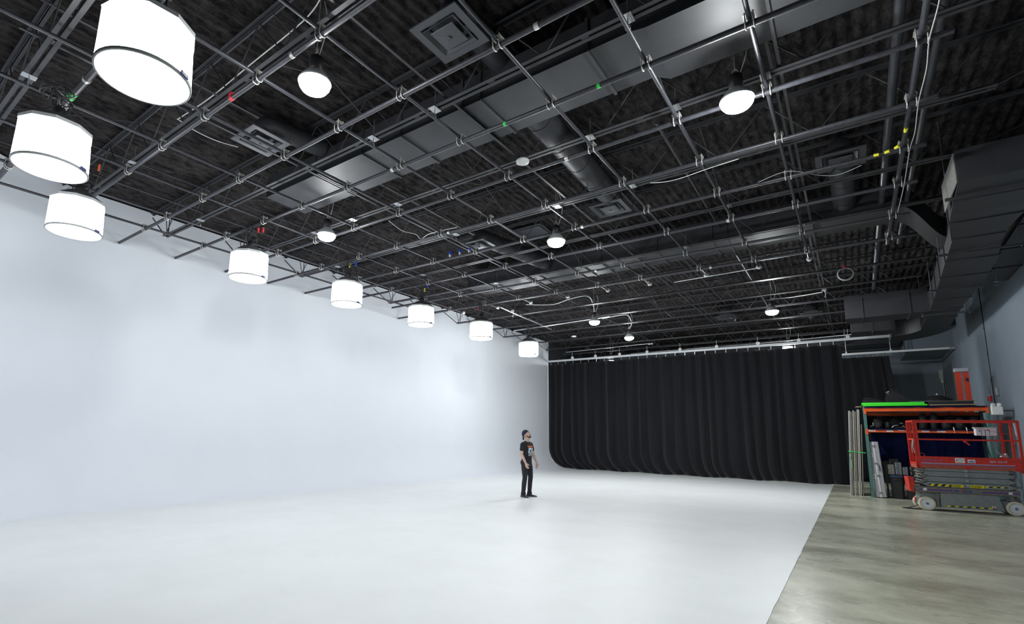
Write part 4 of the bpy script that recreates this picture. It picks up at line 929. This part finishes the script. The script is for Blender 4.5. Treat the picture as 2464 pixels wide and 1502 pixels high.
# gear on the middle shelf
ZS = 2.07
def bag(x, y, w, d, h, lab, droop=0.0, seed=0):
    t = thing('gear_bag', (x, y, ZS), lab, 'bag'); b = MB(); rings = []
    for k in range(8):
        f = k / 7; s = (.9, 1.0, 1.03, 1.0, .93, .8, .55, .2)[k]; z = h * (0, .1, .3, .5, .7, .85, .96, 1.0)[k]; ring = []
        for q in range(18):
            a = 2 * math.pi * q / 18; ca, sa = math.cos(a), math.sin(a); e = 2.6
            rr = (abs(ca) ** e + abs(sa) ** e) ** (-1 / e); n_ = 1 + .10 * noise.noise((ca * 2 + seed, sa * 2, f * 3))
            ring.append((w / 2 * s * rr * ca * n_, d / 2 * s * rr * sa * n_, z))
        rings.append(ring)
    b.loft(rings, True); b.build('body', M_NYL, t)
    b = MB(); b.path([(-w * .2, -d * .05, h * .95), (-w * .1, -d * .1, h * 1.07), (w * .1, -d * .1, h * 1.07), (w * .2, -d * .05, h * .95)], .007, 6); b.build('handle', M_DARK, t)
    b = MB(); b.box((-w * .08, -d * .53, h * .38), (w * .02, -d * .50, h * .41)); b.build('buckle', M_CHROME, t); return t
bag(.62, 20.28, .22, .3, .22, 'slumped black bag at the left end of the middle shelf', seed=1)
bag(.84, 20.30, .15, .25, .19, 'small round black bag, second from the left on the middle shelf', seed=2)
bag(1.66, 20.4, .21, .35, .44, 'tall square black case just left of the lift railing on the shelf', seed=3)
bag(1.90, 20.4, .20, .35, .46, 'tall rounded black bag beside the square case on the shelf', seed=4)
bag(2.15, 20.25, .22, .3, .24, 'slouching black bag with a white strap on the shelf behind the railing', seed=5)
bag(2.44, 20.3, .24, .35, .30, 'black gear bag in the right half of the middle shelf', seed=6)
bag(2.74, 20.4, .22, .35, .36, 'dark bag at the right end of the middle shelf', seed=7)
bag(1.36, 20.5, .24, .35, .26, 'low black bag at the back of the shelf left of the square case', seed=11)
bag(.66, 20.7, .34, .3, .34, 'large dark bag at the back left of the middle shelf', seed=12)
bag(1.05, 20.72, .34, .3, .30, 'dark bag at the back of the shelf behind the light stands', seed=13)
bag(2.30, 20.72, .34, .3, .40, 'dark bag at the back of the shelf behind the slouching bag', seed=14)
t = thing('stand_head', (1.08, 20.3, ZS), 'folded light stands with shiny fittings between the small bag and the square case', 'light stand')
b = MB(); b.path([(-.16, -.1, .02), (-.1, -.1, .08), (0, -.1, .09)], .010, 6); b.tube((.06, -.08, .04), (.20, .1, .14), .012, 8); b.build('curved_arm', M_CHROME, t)
b = MB(); b.bbox((.02, -.1, .12), (.13, .0, .17), .01); b.tube((-.2, .1, .03), (.35, .15, .03), .018, 8); b.tube((-.2, .05, .02), (.3, .0, .02), .015, 8); b.build('tube', M_DARK, t)
b = MB(); b.box((.05, -.104, .145), (.10, -.1, .165)); b.tube((.10, -.12, .09), (.14, -.12, .02), .009, 6); b.build('silver_clamp', M_CHROME, t)
t = thing('spray_tool', (.47, 20.25, ZS), 'small thing with a cream upright neck at the far left of the middle shelf', 'tool')
b = MB(); b.ball((0, 0, .05), .08, .1, .045); b.build('body', M_DARK, t); b = MB(); b.path([(.02, -.05, .08), (.015, -.05, .15), (.03, -.05, .17)], .009, 6); b.build('neck', M_TYRE, t)
for (x, lab) in ((2.27, 'white cylinder clip hanging over the shelf edge, left one'), (2.53, 'white cylinder clip hanging over the shelf edge, right one')):
    b = MB(); b.tube((x, 20.03, 2.02), (x - .01, 20.03, 2.11), .014, 10); b.tube((x, 20.03, 1.94), (x, 20.03, 2.02), .004, 6); tag(b.build('shelf_clip', M_WHITE), lab, 'clip')
# long silver case
M_SILV = mat('silver_case', (0.42, 0.43, 0.46), .38, metal=.15, noise_amt=.12, nscale=12)
t = thing('hard_case', (.505, 20.16, 0), 'tall silver-grey hard case standing on end inside the rack', 'hard case'); t.rotation_euler = (0, R(-2.6), 0)
b = MB(); b.bbox((-.13, 0, .02), (-.005, .36, 1.66), .015); b.build('shell', M_SILV, t)
b = MB(); b.bbox((.005, 0, .02), (.13, .36, 1.66), .015); b.build('lid', M_SILV, t)
b = MB(); b.box((-.022, -.012, .02), (.022, .0, 1.66)); b.build('valance', mat('bright_alloy', (.8, .8, .8), .3, metal=.3), t)
for z in (.12, .62, .98, 1.50): b = MB(); b.bbox((-.03, -.022, z), (.045, -.012, z + .06), .005); b.build('latch', M_CHROME, t)
b = MB(); b.path([(.06, -.01, .80), (.065, -.035, .83), (.065, -.035, .93), (.06, -.01, .96)], .011, 6); b.build('handle', M_DARK, t)
b = MB()
for z in (.40, .72, 1.0, 1.42): b.box((-.13, -.002, z), (-.03, 0.0, z + .012)); b.box((.05, -.002, z), (.13, 0, z + .012)); b.box((.05, -.002, z + .06), (.13, 0, z + .066))
b.build('groove', M_GREYTRIM, t)
b = MB(); b.box((-.115, -.004, .56), (-.045, 0, .70)); b.box((-.115, -.004, 1.20), (-.045, 0, 1.32)); b.build('sticker', M_PAPER, t); b = MB(); b.box((-.09, -.006, .59), (-.075, -.004, .67)); b.box((-.09, -.006, 1.22), (-.075, -.004, 1.30)); b.build('sticker_print', M_LBLUE, t)
slab('grey_board', (.675, 20.5, 0), (.715, 20.9, 1.0), M_GREYB, 'dark grey panel standing between the silver case and the totes', 'board')
# totes
def tote(x0, x1, lab):
    t = thing('storage_tote', ((x0 + x1) / 2, 20.22, 0), lab, 'storage tote'); w = x1 - x0
    def rr(w_, d_, z): e = .05; return [(-w_ / 2 + e, 0 + (.45 - d_) / 2, z), (w_ / 2 - e, (.45 - d_) / 2, z), (w_ / 2, (.45 - d_) / 2 + e, z), (w_ / 2, .45 - (.45 - d_) / 2 - e, z), (w_ / 2 - e, .45 - (.45 - d_) / 2, z), (-w_ / 2 + e, .45 - (.45 - d_) / 2, z), (-w_ / 2, .45 - (.45 - d_) / 2 - e, z), (-w_ / 2, (.45 - d_) / 2 + e, z)]
    b = MB(); b.loft([rr(w - .07, .38, .0), rr(w - .02, .43, .60), rr(w, .45, .61), rr(w, .45, .645)], False); b.build('bin', M_DARK, t)
    b = MB(); b.loft([rr(w + .01, .46, .645), rr(w + .012, .462, .655), rr(w - .04, .42, .69)], False); b.build('lid', mat('tote_lid', (.018, .02, .025), .35), t)
    b = MB(); b.loft([rr(w + .014, .464, .640), rr(w + .014, .464, .650)], False, cap=True); b.build('blue_rim', mat('blue_rim', (.02, .12, .42), .35), t)
    b = MB(); b.path([(-.09, .012, .555), (-.05, -.012, .57), (.05, -.012, .57), (.09, .012, .555)], .012, 6); b.build('handle', M_DARK, t)
tote(.745, 1.085, 'black storage tote with a blue rim beside the silver case'); tote(1.10, 1.46, 'black storage tote with a blue rim half hidden by the lift')
def case(x0, x1, y0, y1, z0, z1, m_, lab, name='hard_case', trim=M_CHROME):
    t = thing(name, ((x0 + x1) / 2, y0, z0), lab, 'hard case'); w = (x1 - x0) / 2; h = z1 - z0; d = y1 - y0
    b = MB(); b.bbox((-w, 0, 0), (w, d, h), .012); b.build('body', m_, t)
    b = MB(); b.box((w - .05, -.008, 0), (w - .025, 0, h)); b.build('edge_trim', trim, t); b = MB(); b.bbox((w - .06, -.016, h * .55), (w - .02, -.008, h * .65), .003); b.build('latch', trim, t)
    b = MB(); b.box((-w + .02, -.003, h * .1), (-w + .03, 0, h * .4)); b.box((-w + .02, -.003, h * .6), (-w + .03, 0, h * .9)); b.build('groove', M_GREYTRIM, t)
case(.72, .89, 20.36, 20.62, .693, .99, mat('taupe_case', (.17, .17, .145), .6), 'taupe case standing on the first tote, leftmost')
case(.90, 1.06, 20.36, 20.62, .693, 1.06, mat('blue_grey_case', (.10, .115, .14), .45), 'taller blue-grey case with a silver edge on the first tote')
case(1.065, 1.20, 20.38, 20.62, .693, .93, mat('grey_case', (.12, .12, .13), .5), 'short grey case right of the blue-grey one on the totes')
case(1.23, 1.42, 20.38, 20.6, .693, .96, M_DARK, 'black case with yellow edging on the second tote', trim=M_YEL)
case(.78, 1.02, 20.64, 20.78, .693, 1.16, M_DARK, 'flat black case at the back of the totes', trim=M_DARK)

# ------------------------------------------------------------------ upright boards left of the rack
cols = [M_BOARDW, M_DARK, M_BOARDW, M_PLY, M_BOARDW, M_DARK]
labs = ['white board standing on edge, leftmost of the bundle beside the rack', 'black board second in the strapped bundle beside the rack', 'white edged board third in the strapped bundle beside the rack', 'tan board fourth in the strapped bundle beside the rack', 'thick white board fifth in the strapped bundle beside the rack', 'black board nearest the green rack upright']
xb = [-.24, -.185, -.13, -.085, -.02, .06]; th = [.045, .04, .03, .04, .055, .04]; hh = [2.62, 2.60, 2.63, 2.60, 2.66, 2.2]
for k in range(6):
    t = thing('display_board', (xb[k], 20.5, 0), labs[k], 'board'); t.rotation_euler = (0, R(3.2), 0)
    b = MB(); b.bbox((0, 0, .005), (th[k], .62, hh[k]), .003); b.build('panel', cols[k], t)
    b = MB(); b.box((th[k] * .3, -.002, .01), (th[k] * .65, 0, hh[k] - .01)); b.build('edge_strip', M_DARK if cols[k] is not M_DARK else M_PLY, t)
t = thing('strap', (0, 20.44, 1.32), 'bright green strap tied around the upright boards', 'strap')
b = MB(); b.bar((-.19, .045, .03), (.24, .045, -.01), .008, .022, (0, 0, 1)); b.bar((-.19, .05, .03), (-.19, .7, .03), .008, .022); b.build('band', M_GREEN, t)
b = MB(); b.path([(-.17, .04, .03), (-.15, .02, -.1), (-.13, .02, -.25), (-.13, .03, -.5)], .006, 5); b.build('loose_end', M_GREEN, t)

# ------------------------------------------------------------------ ladder, emergency light, wall bits
M_FIB = mat('fibreglass_red', (0.62, 0.05, 0.02), .45, noise_amt=.15, nscale=6)
step_ladder = t = thing('step_ladder', (2.755, 21.45, 0), 'tall red fibreglass step ladder standing folded behind the rack', 'ladder')
for s in (-1, 1):
    b = MB(); b.bar((s * .100, 0, 0.0), (s * .085, .02, 3.82), .13, .03, (0, 1, 0)); b.bar((s * .165, .03, 0), (s * .145, .05, 3.82), .012, .07, (0, 1, 0)); b.build('front_rail', M_FIB, t)
    b = MB(); b.bar((s * .15, .22, 0.0), (s * .12, .10, 3.75), .03, .05, (0, 1, 0)); b.build('rear_rail', M_FIB, t)
b = MB()
for k in range(12): z = .3 + .305 * k; b.box((-.04, .03, z), (.04, .10, z + .03))
b.build('step', M_CHROME, t)
b = MB(); b.bbox((-.17, -.05, 3.81), (.17, .16, 3.93), .015); b.build('top_cap', M_SILV, t)
b = MB(); b.box((.07, -.022, 3.52), (.12, -.018, 3.62)); b.build('label_patch', M_BLACK, t)
t = thing('light_stand', (2.42, 21.55, 0), 'dark pole with a grey head standing behind the umbrella', 'light stand')
b = MB(); b.tube((0, 0, 0), (-.09, 0, 3.55), .022, 10); b.tube((.05, 0, 0), (-.04, 0, 3.5), .012, 8); b.tube((0, 0, .3), (.25, .1, 0), .012, 8); b.tube((0, 0, .3), (-.25, .1, 0), .012, 8); b.build('pole', M_DARK, t)
b = MB(); b.loft([[(-.12 + x, y, z) for x, y in ((-.04, -.04), (.04, -.04), (.04, .04), (-.04, .04))] for z in (3.62, 3.9)], False); b.tube((-.09, 0, 3.5), (-.1, 0, 3.64), .04, 12); b.build('head', M_GREYB, t)
t = thing('emergency_light', (3.17, 20.0, 2.45), 'white emergency light box with two heads beside the rack top', 'emergency light')
b = MB(); b.bbox((-.115, -.04, 0), (.115, .07, .24), .012); b.build('housing', M_WHITE, t); b = MB(); b.box((.1, .045, .10), (.33, .06, .13)); b.build('mounting_arm', M_STEEL, t)
for x in (-.07, .05):
    b = MB(); b.T = Matrix.Translation((x, -.02, .27)) @ Matrix.Rotation(R(35 if x < 0 else -10), 4, 'Y') @ Matrix.Rotation(R(70), 4, 'X'); b.lathe([(.02, -.05), (.045, -.02), (.05, .02), (.042, .026), (.004, .022)], n=18); b.build('lamp_head', M_WHITE, t)
b = MB(); b.box((.03, -.042, .03), (.08, -.04, .034)); b.build('mark', M_INK, t)
t = thing('fire_alarm', (3.43, 22.6, 2.98), 'red fire alarm box on the slate wall behind the emergency light', 'alarm'); b = MB(); b.bbox((0, -.12, 0), (.07, .12, .16), .012); b.build('box', mat('alarm_red', (.5, .02, .02), .4), t); b = MB(); b.lathe([(.02, .16), (.02, .19), (.004, .2)], (.03, 0, 0), n=12); b.build('knob', M_WHITE, t)
t = thing('wall_box', (3.46, 21.6, 3.08), 'grey electrical box on the slate wall above the emergency light', 'electrical box'); b = MB(); b.bbox((0, -.12, 0), (.04, .12, .26), .008); b.build('box', M_GREYWALL, t); b = MB(); b.box((-.004, -.08, .03), (0, .08, .23)); b.build('cover', M_GREYTRIM, t)
# ------------------------------------------------------------------ person
M_SKIN = mat('skin', (0.60, 0.40, 0.32), .55, noise_amt=.08, nscale=12)
M_TEE = mat('black_cotton', (0.016, 0.017, 0.024), .9, noise_amt=.2, nscale=10, bump=.15, bscale=18)
M_JEAN = mat('black_denim', (0.020, 0.020, 0.026), .85, noise_amt=.3, nscale=9, bump=.2, bscale=16)
M_BEARD = mat('brown_beard', (0.16, 0.07, 0.035), .9, noise_amt=.4, nscale=60)
M_SHOE = mat('dark_shoe', (0.022, 0.024, 0.03), .6)
M_CAP = mat('navy_cap', (0.012, 0.014, 0.032), .85)
M_ORG = mat('orange_print', (0.85, 0.18, 0.02), .7)
M_PRW = mat('white_print', (0.55, 0.66, 0.74), .7); M_PRG = mat('grey_print', (0.25, 0.28, 0.34), .7)
person = thing('person', (-7.11, 12.31, zf), 'man in black T-shirt, black jeans and backwards cap looking up in the white studio', 'person', rz=R(-5))
def limb(b, pts, rad, n=14, flat=None):
    P = [Vector(p) for p in pts]; rings = []; a = None
    for k, p in enumerate(P):
        d = (P[min(k + 1, len(P) - 1)] - P[max(k - 1, 0)]).normalized()
        if a is None: a = Vector((1, 0, 0)) - d * d.x; a.normalize()
        a = (a - d * a.dot(d)).normalized(); c = d.cross(a); r = rad[k]; rx, ry = (r, r) if not isinstance(r, tuple) else r
        rings.append([p + a * math.cos(2 * math.pi * j / n) * rx + c * math.sin(2 * math.pi * j / n) * ry for j in range(n)])
    b.loft(rings, True)
    r0 = rad[0] if not isinstance(rad[0], tuple) else min(rad[0]); r1 = rad[-1] if not isinstance(rad[-1], tuple) else min(rad[-1])
    b.ball(P[0], r0 * .97, n=12, m=8); b.ball(P[-1], r1 * .97, n=12, m=8)
def remesh(b, name, material, vox, parent, smooth=2):
    o = b.build(name, material, None); md = o.modifiers.new('r', 'REMESH'); md.mode = 'VOXEL'; md.voxel_size = vox; md.use_smooth_shade = True
    if smooth: s = o.modifiers.new('s', 'SMOOTH'); s.iterations = smooth; s.factor = .5
    dg = bpy.context.evaluated_depsgraph_get(); me = bpy.data.meshes.new_from_object(o.evaluated_get(dg)); old = o.data; o.modifiers.clear(); o.data = me; bpy.data.meshes.remove(old); me.name = name
    if not me.materials: me.materials.append(material)
    o.parent = parent; return o
# body (skin): x forward, y to his left, z up
b = MB()
HT = Matrix.Translation((0.025, 0, 1.55)) @ Matrix.Rotation(R(20), 4, 'Z') @ Matrix.Rotation(R(-24), 4, 'Y')   # head frame: origin at skull base
def hp3(x, y, z): return HT @ Vector((x, y, z))
Rh = HT.to_3x3()
b.ball(hp3(0.0, 0, .125), .098, .077, .105, n=22, m=14, rot=Rh)          # cranium
b.ball(hp3(.045, 0, .075), .058, .062, .085, n=18, m=12, rot=Rh)         # face
b.ball(hp3(.052, 0, .015), .045, .048, .036, n=16, m=10, rot=Rh)         # jaw
b.ball(hp3(.088, 0, -.002), .018, .020, .017, n=12, m=8, rot=Rh)          # chin
b.loft([[hp3(.098, -.009, .125), hp3(.098, .009, .125), hp3(.085, .012, .12), hp3(.085, -.012, .12)], [hp3(.128, -.014, .074), hp3(.128, .014, .074), hp3(.085, .022, .072), hp3(.085, -.022, .072)], [hp3(.108, -.012, .064), hp3(.108, .012, .064), hp3(.085, .018, .064), hp3(.085, -.018, .064)]], True)  # nose
b.ball(hp3(.092, 0, .125), .014, .045, .012, n=14, m=8, rot=Rh)          # brow
b.ball(hp3(.098, 0, .040), .010, .022, .009, n=12, m=8, rot=Rh)          # lips
for s in (-1, 1):
    b.ball(hp3(.0, s * .078, .085), .020, .009, .032, n=12, m=8, rot=Rh); b.ball(hp3(.07, s * .038, .075), .022, .02, .02, n=10, m=8, rot=Rh)
limb(b, [(-.012, 0, 1.40), (0, 0, 1.48), (.022, .004, 1.56), (.03, .006, 1.60)], [.072, .060, .056, .055], 18)
# trunk core under the clothes
limb(b, [(0, 0, 1.0), (0, 0, 1.15), (.01, 0, 1.30), (0, 0, 1.40)], [(.10, .14), (.10, .13), (.105, .15), (.075, .13)], 20)
limb(b, [(-.0, -.08, .95), (.0, -.09, .5), (-.02, -.115, .12)], [.07, .05, .035]); limb(b, [(0, .08, .95), (.03, .10, .5), (.0, .115, .12)], [.07, .05, .035])
arms = {-1: dict(sh=(-.01, -.180, 1.385), el=(-.0, -.245, 1.12), wr=(.125, -.235, .905), hd=Vector((.30, .10, -1)).normalized()),
        1: dict(sh=(-.01, .180, 1.385), el=(.03, .25, 1.12), wr=(.135, .275, .90), hd=Vector((.05, -.10, -1)).normalized())}
for s, a in arms.items():
    sh, el, wr = Vector(a['sh']), Vector(a['el']), Vector(a['wr'])
    limb(b, [sh, sh.lerp(el, .35), sh.lerp(el, .75), el], [.046, .048, .045, .041])
    limb(b, [el, el.lerp(wr, .25), el.lerp(wr, .6), wr], [.041, .044, .036, .027])
    d = a['hd']; side = Vector((1, 0, 0)) - d * d.x; side.normalize(); nrm = d.cross(side) ; nrm = nrm if nrm.y * s < 0 else -nrm    # nrm points to the palm (inward)
    # palm
    c0 = wr; c1 = wr + d * .045; c2 = wr + d * .095
    limb(b, [c0, c1, c2], [(.030, .022), (.040, .018), (.043, .015)], 14)
    for k, (off, L, r) in enumerate(((.032, .075, .0098), (.011, .083, .0102), (-.010, .077, .0098), (-.030, .060, .0088))):
        p = c2 + side * off - d * .01; q = p + (d + nrm * .18 + side * off * 1.2).normalized() * L * .48; q2 = q + (d + nrm * .55).normalized() * L * .30; q3 = q2 + (d + nrm * .95).normalized() * L * .26
        limb(b, [p, q, q2, q3], [r * 1.1, r, r * .92, r * .8], 10)
    p = wr + d * .030 + side * .026; q = p + (d * .7 + side * .75 + nrm * .35).normalized() * .045; q2 = q + (d * .95 + side * .25 + nrm * .35).normalized() * .034
    limb(b, [p, q, q2], [.015, .0125, .010], 10)
remesh(b, 'body', M_SKIN, .0055, person, 1)
# face details
b = MB()
for s in (-1, 1): b.ball(hp3(.088, s * .031, .103), .0085, n=12, m=8)
b.build('eyes', M_WHITE, person)
b = MB()
for s in (-1, 1): b.ball(hp3(.0925, s * .031, .1045), .0055, n=10, m=6)
b.build('irises', M_DARK, person)
b = MB()
for s in (-1, 1): b.path([hp3(.100, s * .014, .130), hp3(.100, s * .032, .137), hp3(.088, s * .050, .130)], .0045, 6)
b.build('eyebrows', M_BEARD, person)
b = MB(); b.ball(hp3(.056, 0, .010), .043, .050, .035, n=18, m=12, rot=Rh); b.ball(hp3(.088, 0, .002), .022, .024, .022, n=14, m=10, rot=Rh); b.ball(hp3(.100, 0, .056), .012, .030, .009, n=12, m=8, rot=Rh)
for s in (-1, 1): b.ball(hp3(.090, s * .024, .035), .012, .009, .024, n=10, m=8, rot=Rh); limb(b, [hp3(.015, s * .068, .085), hp3(.022, s * .064, .05), hp3(.045, s * .050, .015)], [.010, .014, .020])
remesh(b, 'beard', M_BEARD, .005, person, 1)
# cap worn backwards
b = MB(); b.ball(hp3(-.004, 0, .128), .109, .087, .114, n=28, m=18, rot=Rh); cap = b.build('cap', M_CAP, person)
bm = bmesh.new(); bm.from_mesh(cap.data)
bmesh.ops.bisect_plane(bm, geom=bm.verts[:] + bm.edges[:] + bm.faces[:], plane_co=hp3(0, 0, .118), plane_no=Rh @ Vector((-.46, 0, 1)), clear_inner=True)
bm.to_mesh(cap.data); bm.free()
b = MB(); rr = []
for k in range(7):
    f = k / 6; w = .072 * math.cos(f * 1.1); rr.append([hp3(-.082 - .048 * f, -w, .088 - .085 * f), hp3(-.082 - .048 * f, w, .088 - .085 * f), hp3(-.094 - .048 * f, w * .98, .088 - .085 * f), hp3(-.094 - .048 * f, -w * .98, .088 - .085 * f)])
b.loft(rr, True); b.build('brim', M_CAP, cap)
# T-shirt
b = MB()
limb(b, [(-.01, 0, .955), (-.002, 0, 1.04), (.004, 0, 1.14), (.012, 0, 1.26), (.008, 0, 1.35), (-.008, 0, 1.415), (-.012, 0, 1.455)], [(.125, .165), (.122, .160), (.120, .160), (.132, .172), (.122, .165), (.090, .120), (.062, .072)], 28)
for s, a in arms.items():
    sh, el = Vector(a['sh']), Vector(a['el']); limb(b, [(sh.x, s * .055, 1.425), (sh.x, s * .12, 1.395), sh + Vector((0, s * .003, -.008)), sh.lerp(el, .30), sh.lerp(el, .52)], [.056, .070, .071, .066, .067], 16)
tee = remesh(b, 't_shirt', M_TEE, .009, person, 3)
bm = bmesh.new(); bm.from_mesh(tee.data)
# neckline and hem opening
gv = [v for v in bm.verts if (v.co - Vector((.01, 0, 1.475))).length < .058 and v.co.z > 1.42]
bmesh.ops.delete(bm, geom=gv, context='VERTS'); bm.to_mesh(tee.data); bm.free()
# chest print on the shirt front
def chest(pts_yz, m_, nm, lift_=.004):
    bv = bpy.data.meshes.new(nm); bmp = bmesh.new()
    from mathutils.bvhtree import BVHTree
    dg_ = BVHTree.FromPolygons([v.co for v in tee.data.vertices], [p.vertices[:] for p in tee.data.polygons])
    for (y0, y1, z0, z1) in pts_yz:
        nx = max(2, int((y1 - y0) / .012)); nz = max(1, int((z1 - z0) / .012)); g = []
        for j in range(nz + 1):
            row = []
            for i in range(nx + 1):
                y = y0 + (y1 - y0) * i / nx; z = z0 + (z1 - z0) * j / nz; hit = dg_.ray_cast(Vector((.5, y, z)), Vector((-1, 0, 0)))
                x = (hit[0].x if hit[0] else .1) + lift_; row.append(bmp.verts.new((x, y, z)))
            g.append(row)
        for j in range(nz):
            for i in range(nx): bmp.faces.new((g[j][i], g[j][i + 1], g[j + 1][i + 1], g[j + 1][i]))
    bmp.to_mesh(bv); bmp.free(); bv.materials.append(m_)
    for p in bv.polygons: p.use_smooth = True
    o = bpy.data.objects.new(nm, bv); COL.objects.link(o); o.parent = tee; return o
# orange bar of lettering blocks (letters run to his left), white panel and grey base
oy = -.115; blocks = []
for k, w in enumerate((.026, .018, .018, .018, .024, .018, .022, .022, .024)):
    blocks.append((oy, oy + w, 1.322 - (.004 if k % 3 else 0), 1.352 + (.003 if k % 2 else 0))); oy += w + .003
chest(blocks, M_ORG, 'orange_lettering')
chest([(-.095, -.055, 1.16, 1.305), (-.055, -.010, 1.245, 1.305), (-.010, .012, 1.16, 1.29), (.035, .10, 1.16, 1.302), (-.035, -.018, 1.16, 1.20)], M_PRW, 'white_print')
chest([(-.085, .10, 1.085, 1.16)], M_PRG, 'grey_print')
# jeans
b = MB()
limb(b, [(-.012, 0, 1.0), (-.012, 0, .94), (-.022, 0, .87)], [(.122, .155), (.132, .168), (.130, .160)], 26)
b.ball((-.06, -.075, .90), .085, .085, .095); b.ball((-.06, .075, .90), .085, .085, .095)
limb(b, [(-.015, -.085, .90), (-.005, -.095, .75), (.01, -.105, .52), (-.012, -.112, .36), (-.03, -.12, .15), (-.03, -.12, .105)], [(.100, .088), (.092, .082), (.066, .064), (.066, .062), (.056, .055), (.060, .058)], 20)
limb(b, [(-.010, .085, .90), (.02, .095, .75), (.045, .105, .52), (.02, .112, .36), (-.0, .12, .15), (0, .12, .105)], [(.098, .088), (.090, .082), (.066, .064), (.064, .062), (.055, .055), (.058, .058)], 20)
jeans = remesh(b, 'jeans', M_JEAN, .009, person, 2)
for x, y in ((-.03, -.12), (0, .12)):
    b = MB(); b.lathe([(.060, .075), (.066, .08), (.067, .115), (.062, .125), (.055, .12)], (x, y, 0), n=22); b.build('cuff', M_JEAN, jeans)
# shoes
def shoe(x, y, ang):
    T = Matrix.Translation((x, y, 0)) @ Matrix.Rotation(ang, 4, 'Z'); b = MB(); b.T = T; rings = []
    for (xx, w, h, zc) in ((-.085, .028, .055, .005), (-.07, .040, .075, 0), (-.03, .043, .092, 0), (.02, .044, .088, 0), (.07, .047, .062, 0), (.12, .050, .047, 0), (.165, .046, .038, 0), (.195, .030, .028, .002)):
        ring = []
        for k in range(16):
            a = 2 * math.pi * k / 16; ring.append((xx, w * math.cos(a), max(.018, zc + h * .5 + h * .5 * math.sin(a))))
        rings.append(ring)
    b.loft(rings, True); o = b.build('shoe', M_SHOE, person)
    b = MB(); b.T = T
    b.loft([[(px * s_ , py * s_, z) for px, py in [(-.092, 0), (-.08, -.036), (-.03, -.045), (.06, -.049), (.13, -.053), (.18, -.042), (.205, 0), (.18, .042), (.13, .053), (.06, .049), (-.03, .045), (-.08, .036)]] for s_, z in ((1.0, 0.0), (1.0, .02))], False); b.build('sole', mat('grey_sole', (.10, .12, .12), .8), o)
    b = MB(); b.T = T
    for q in (.02, .045, .07): b.path([(q, -.03, .075 - .2 * (q - .02)), (q + .005, 0, .088 - .35 * (q - .02)), (q, .03, .075 - .2 * (q - .02))], .004, 5)
    b.build('laces', M_DARK, o)
shoe(-.03, -.12, R(-18)); shoe(.0, .12, R(34))
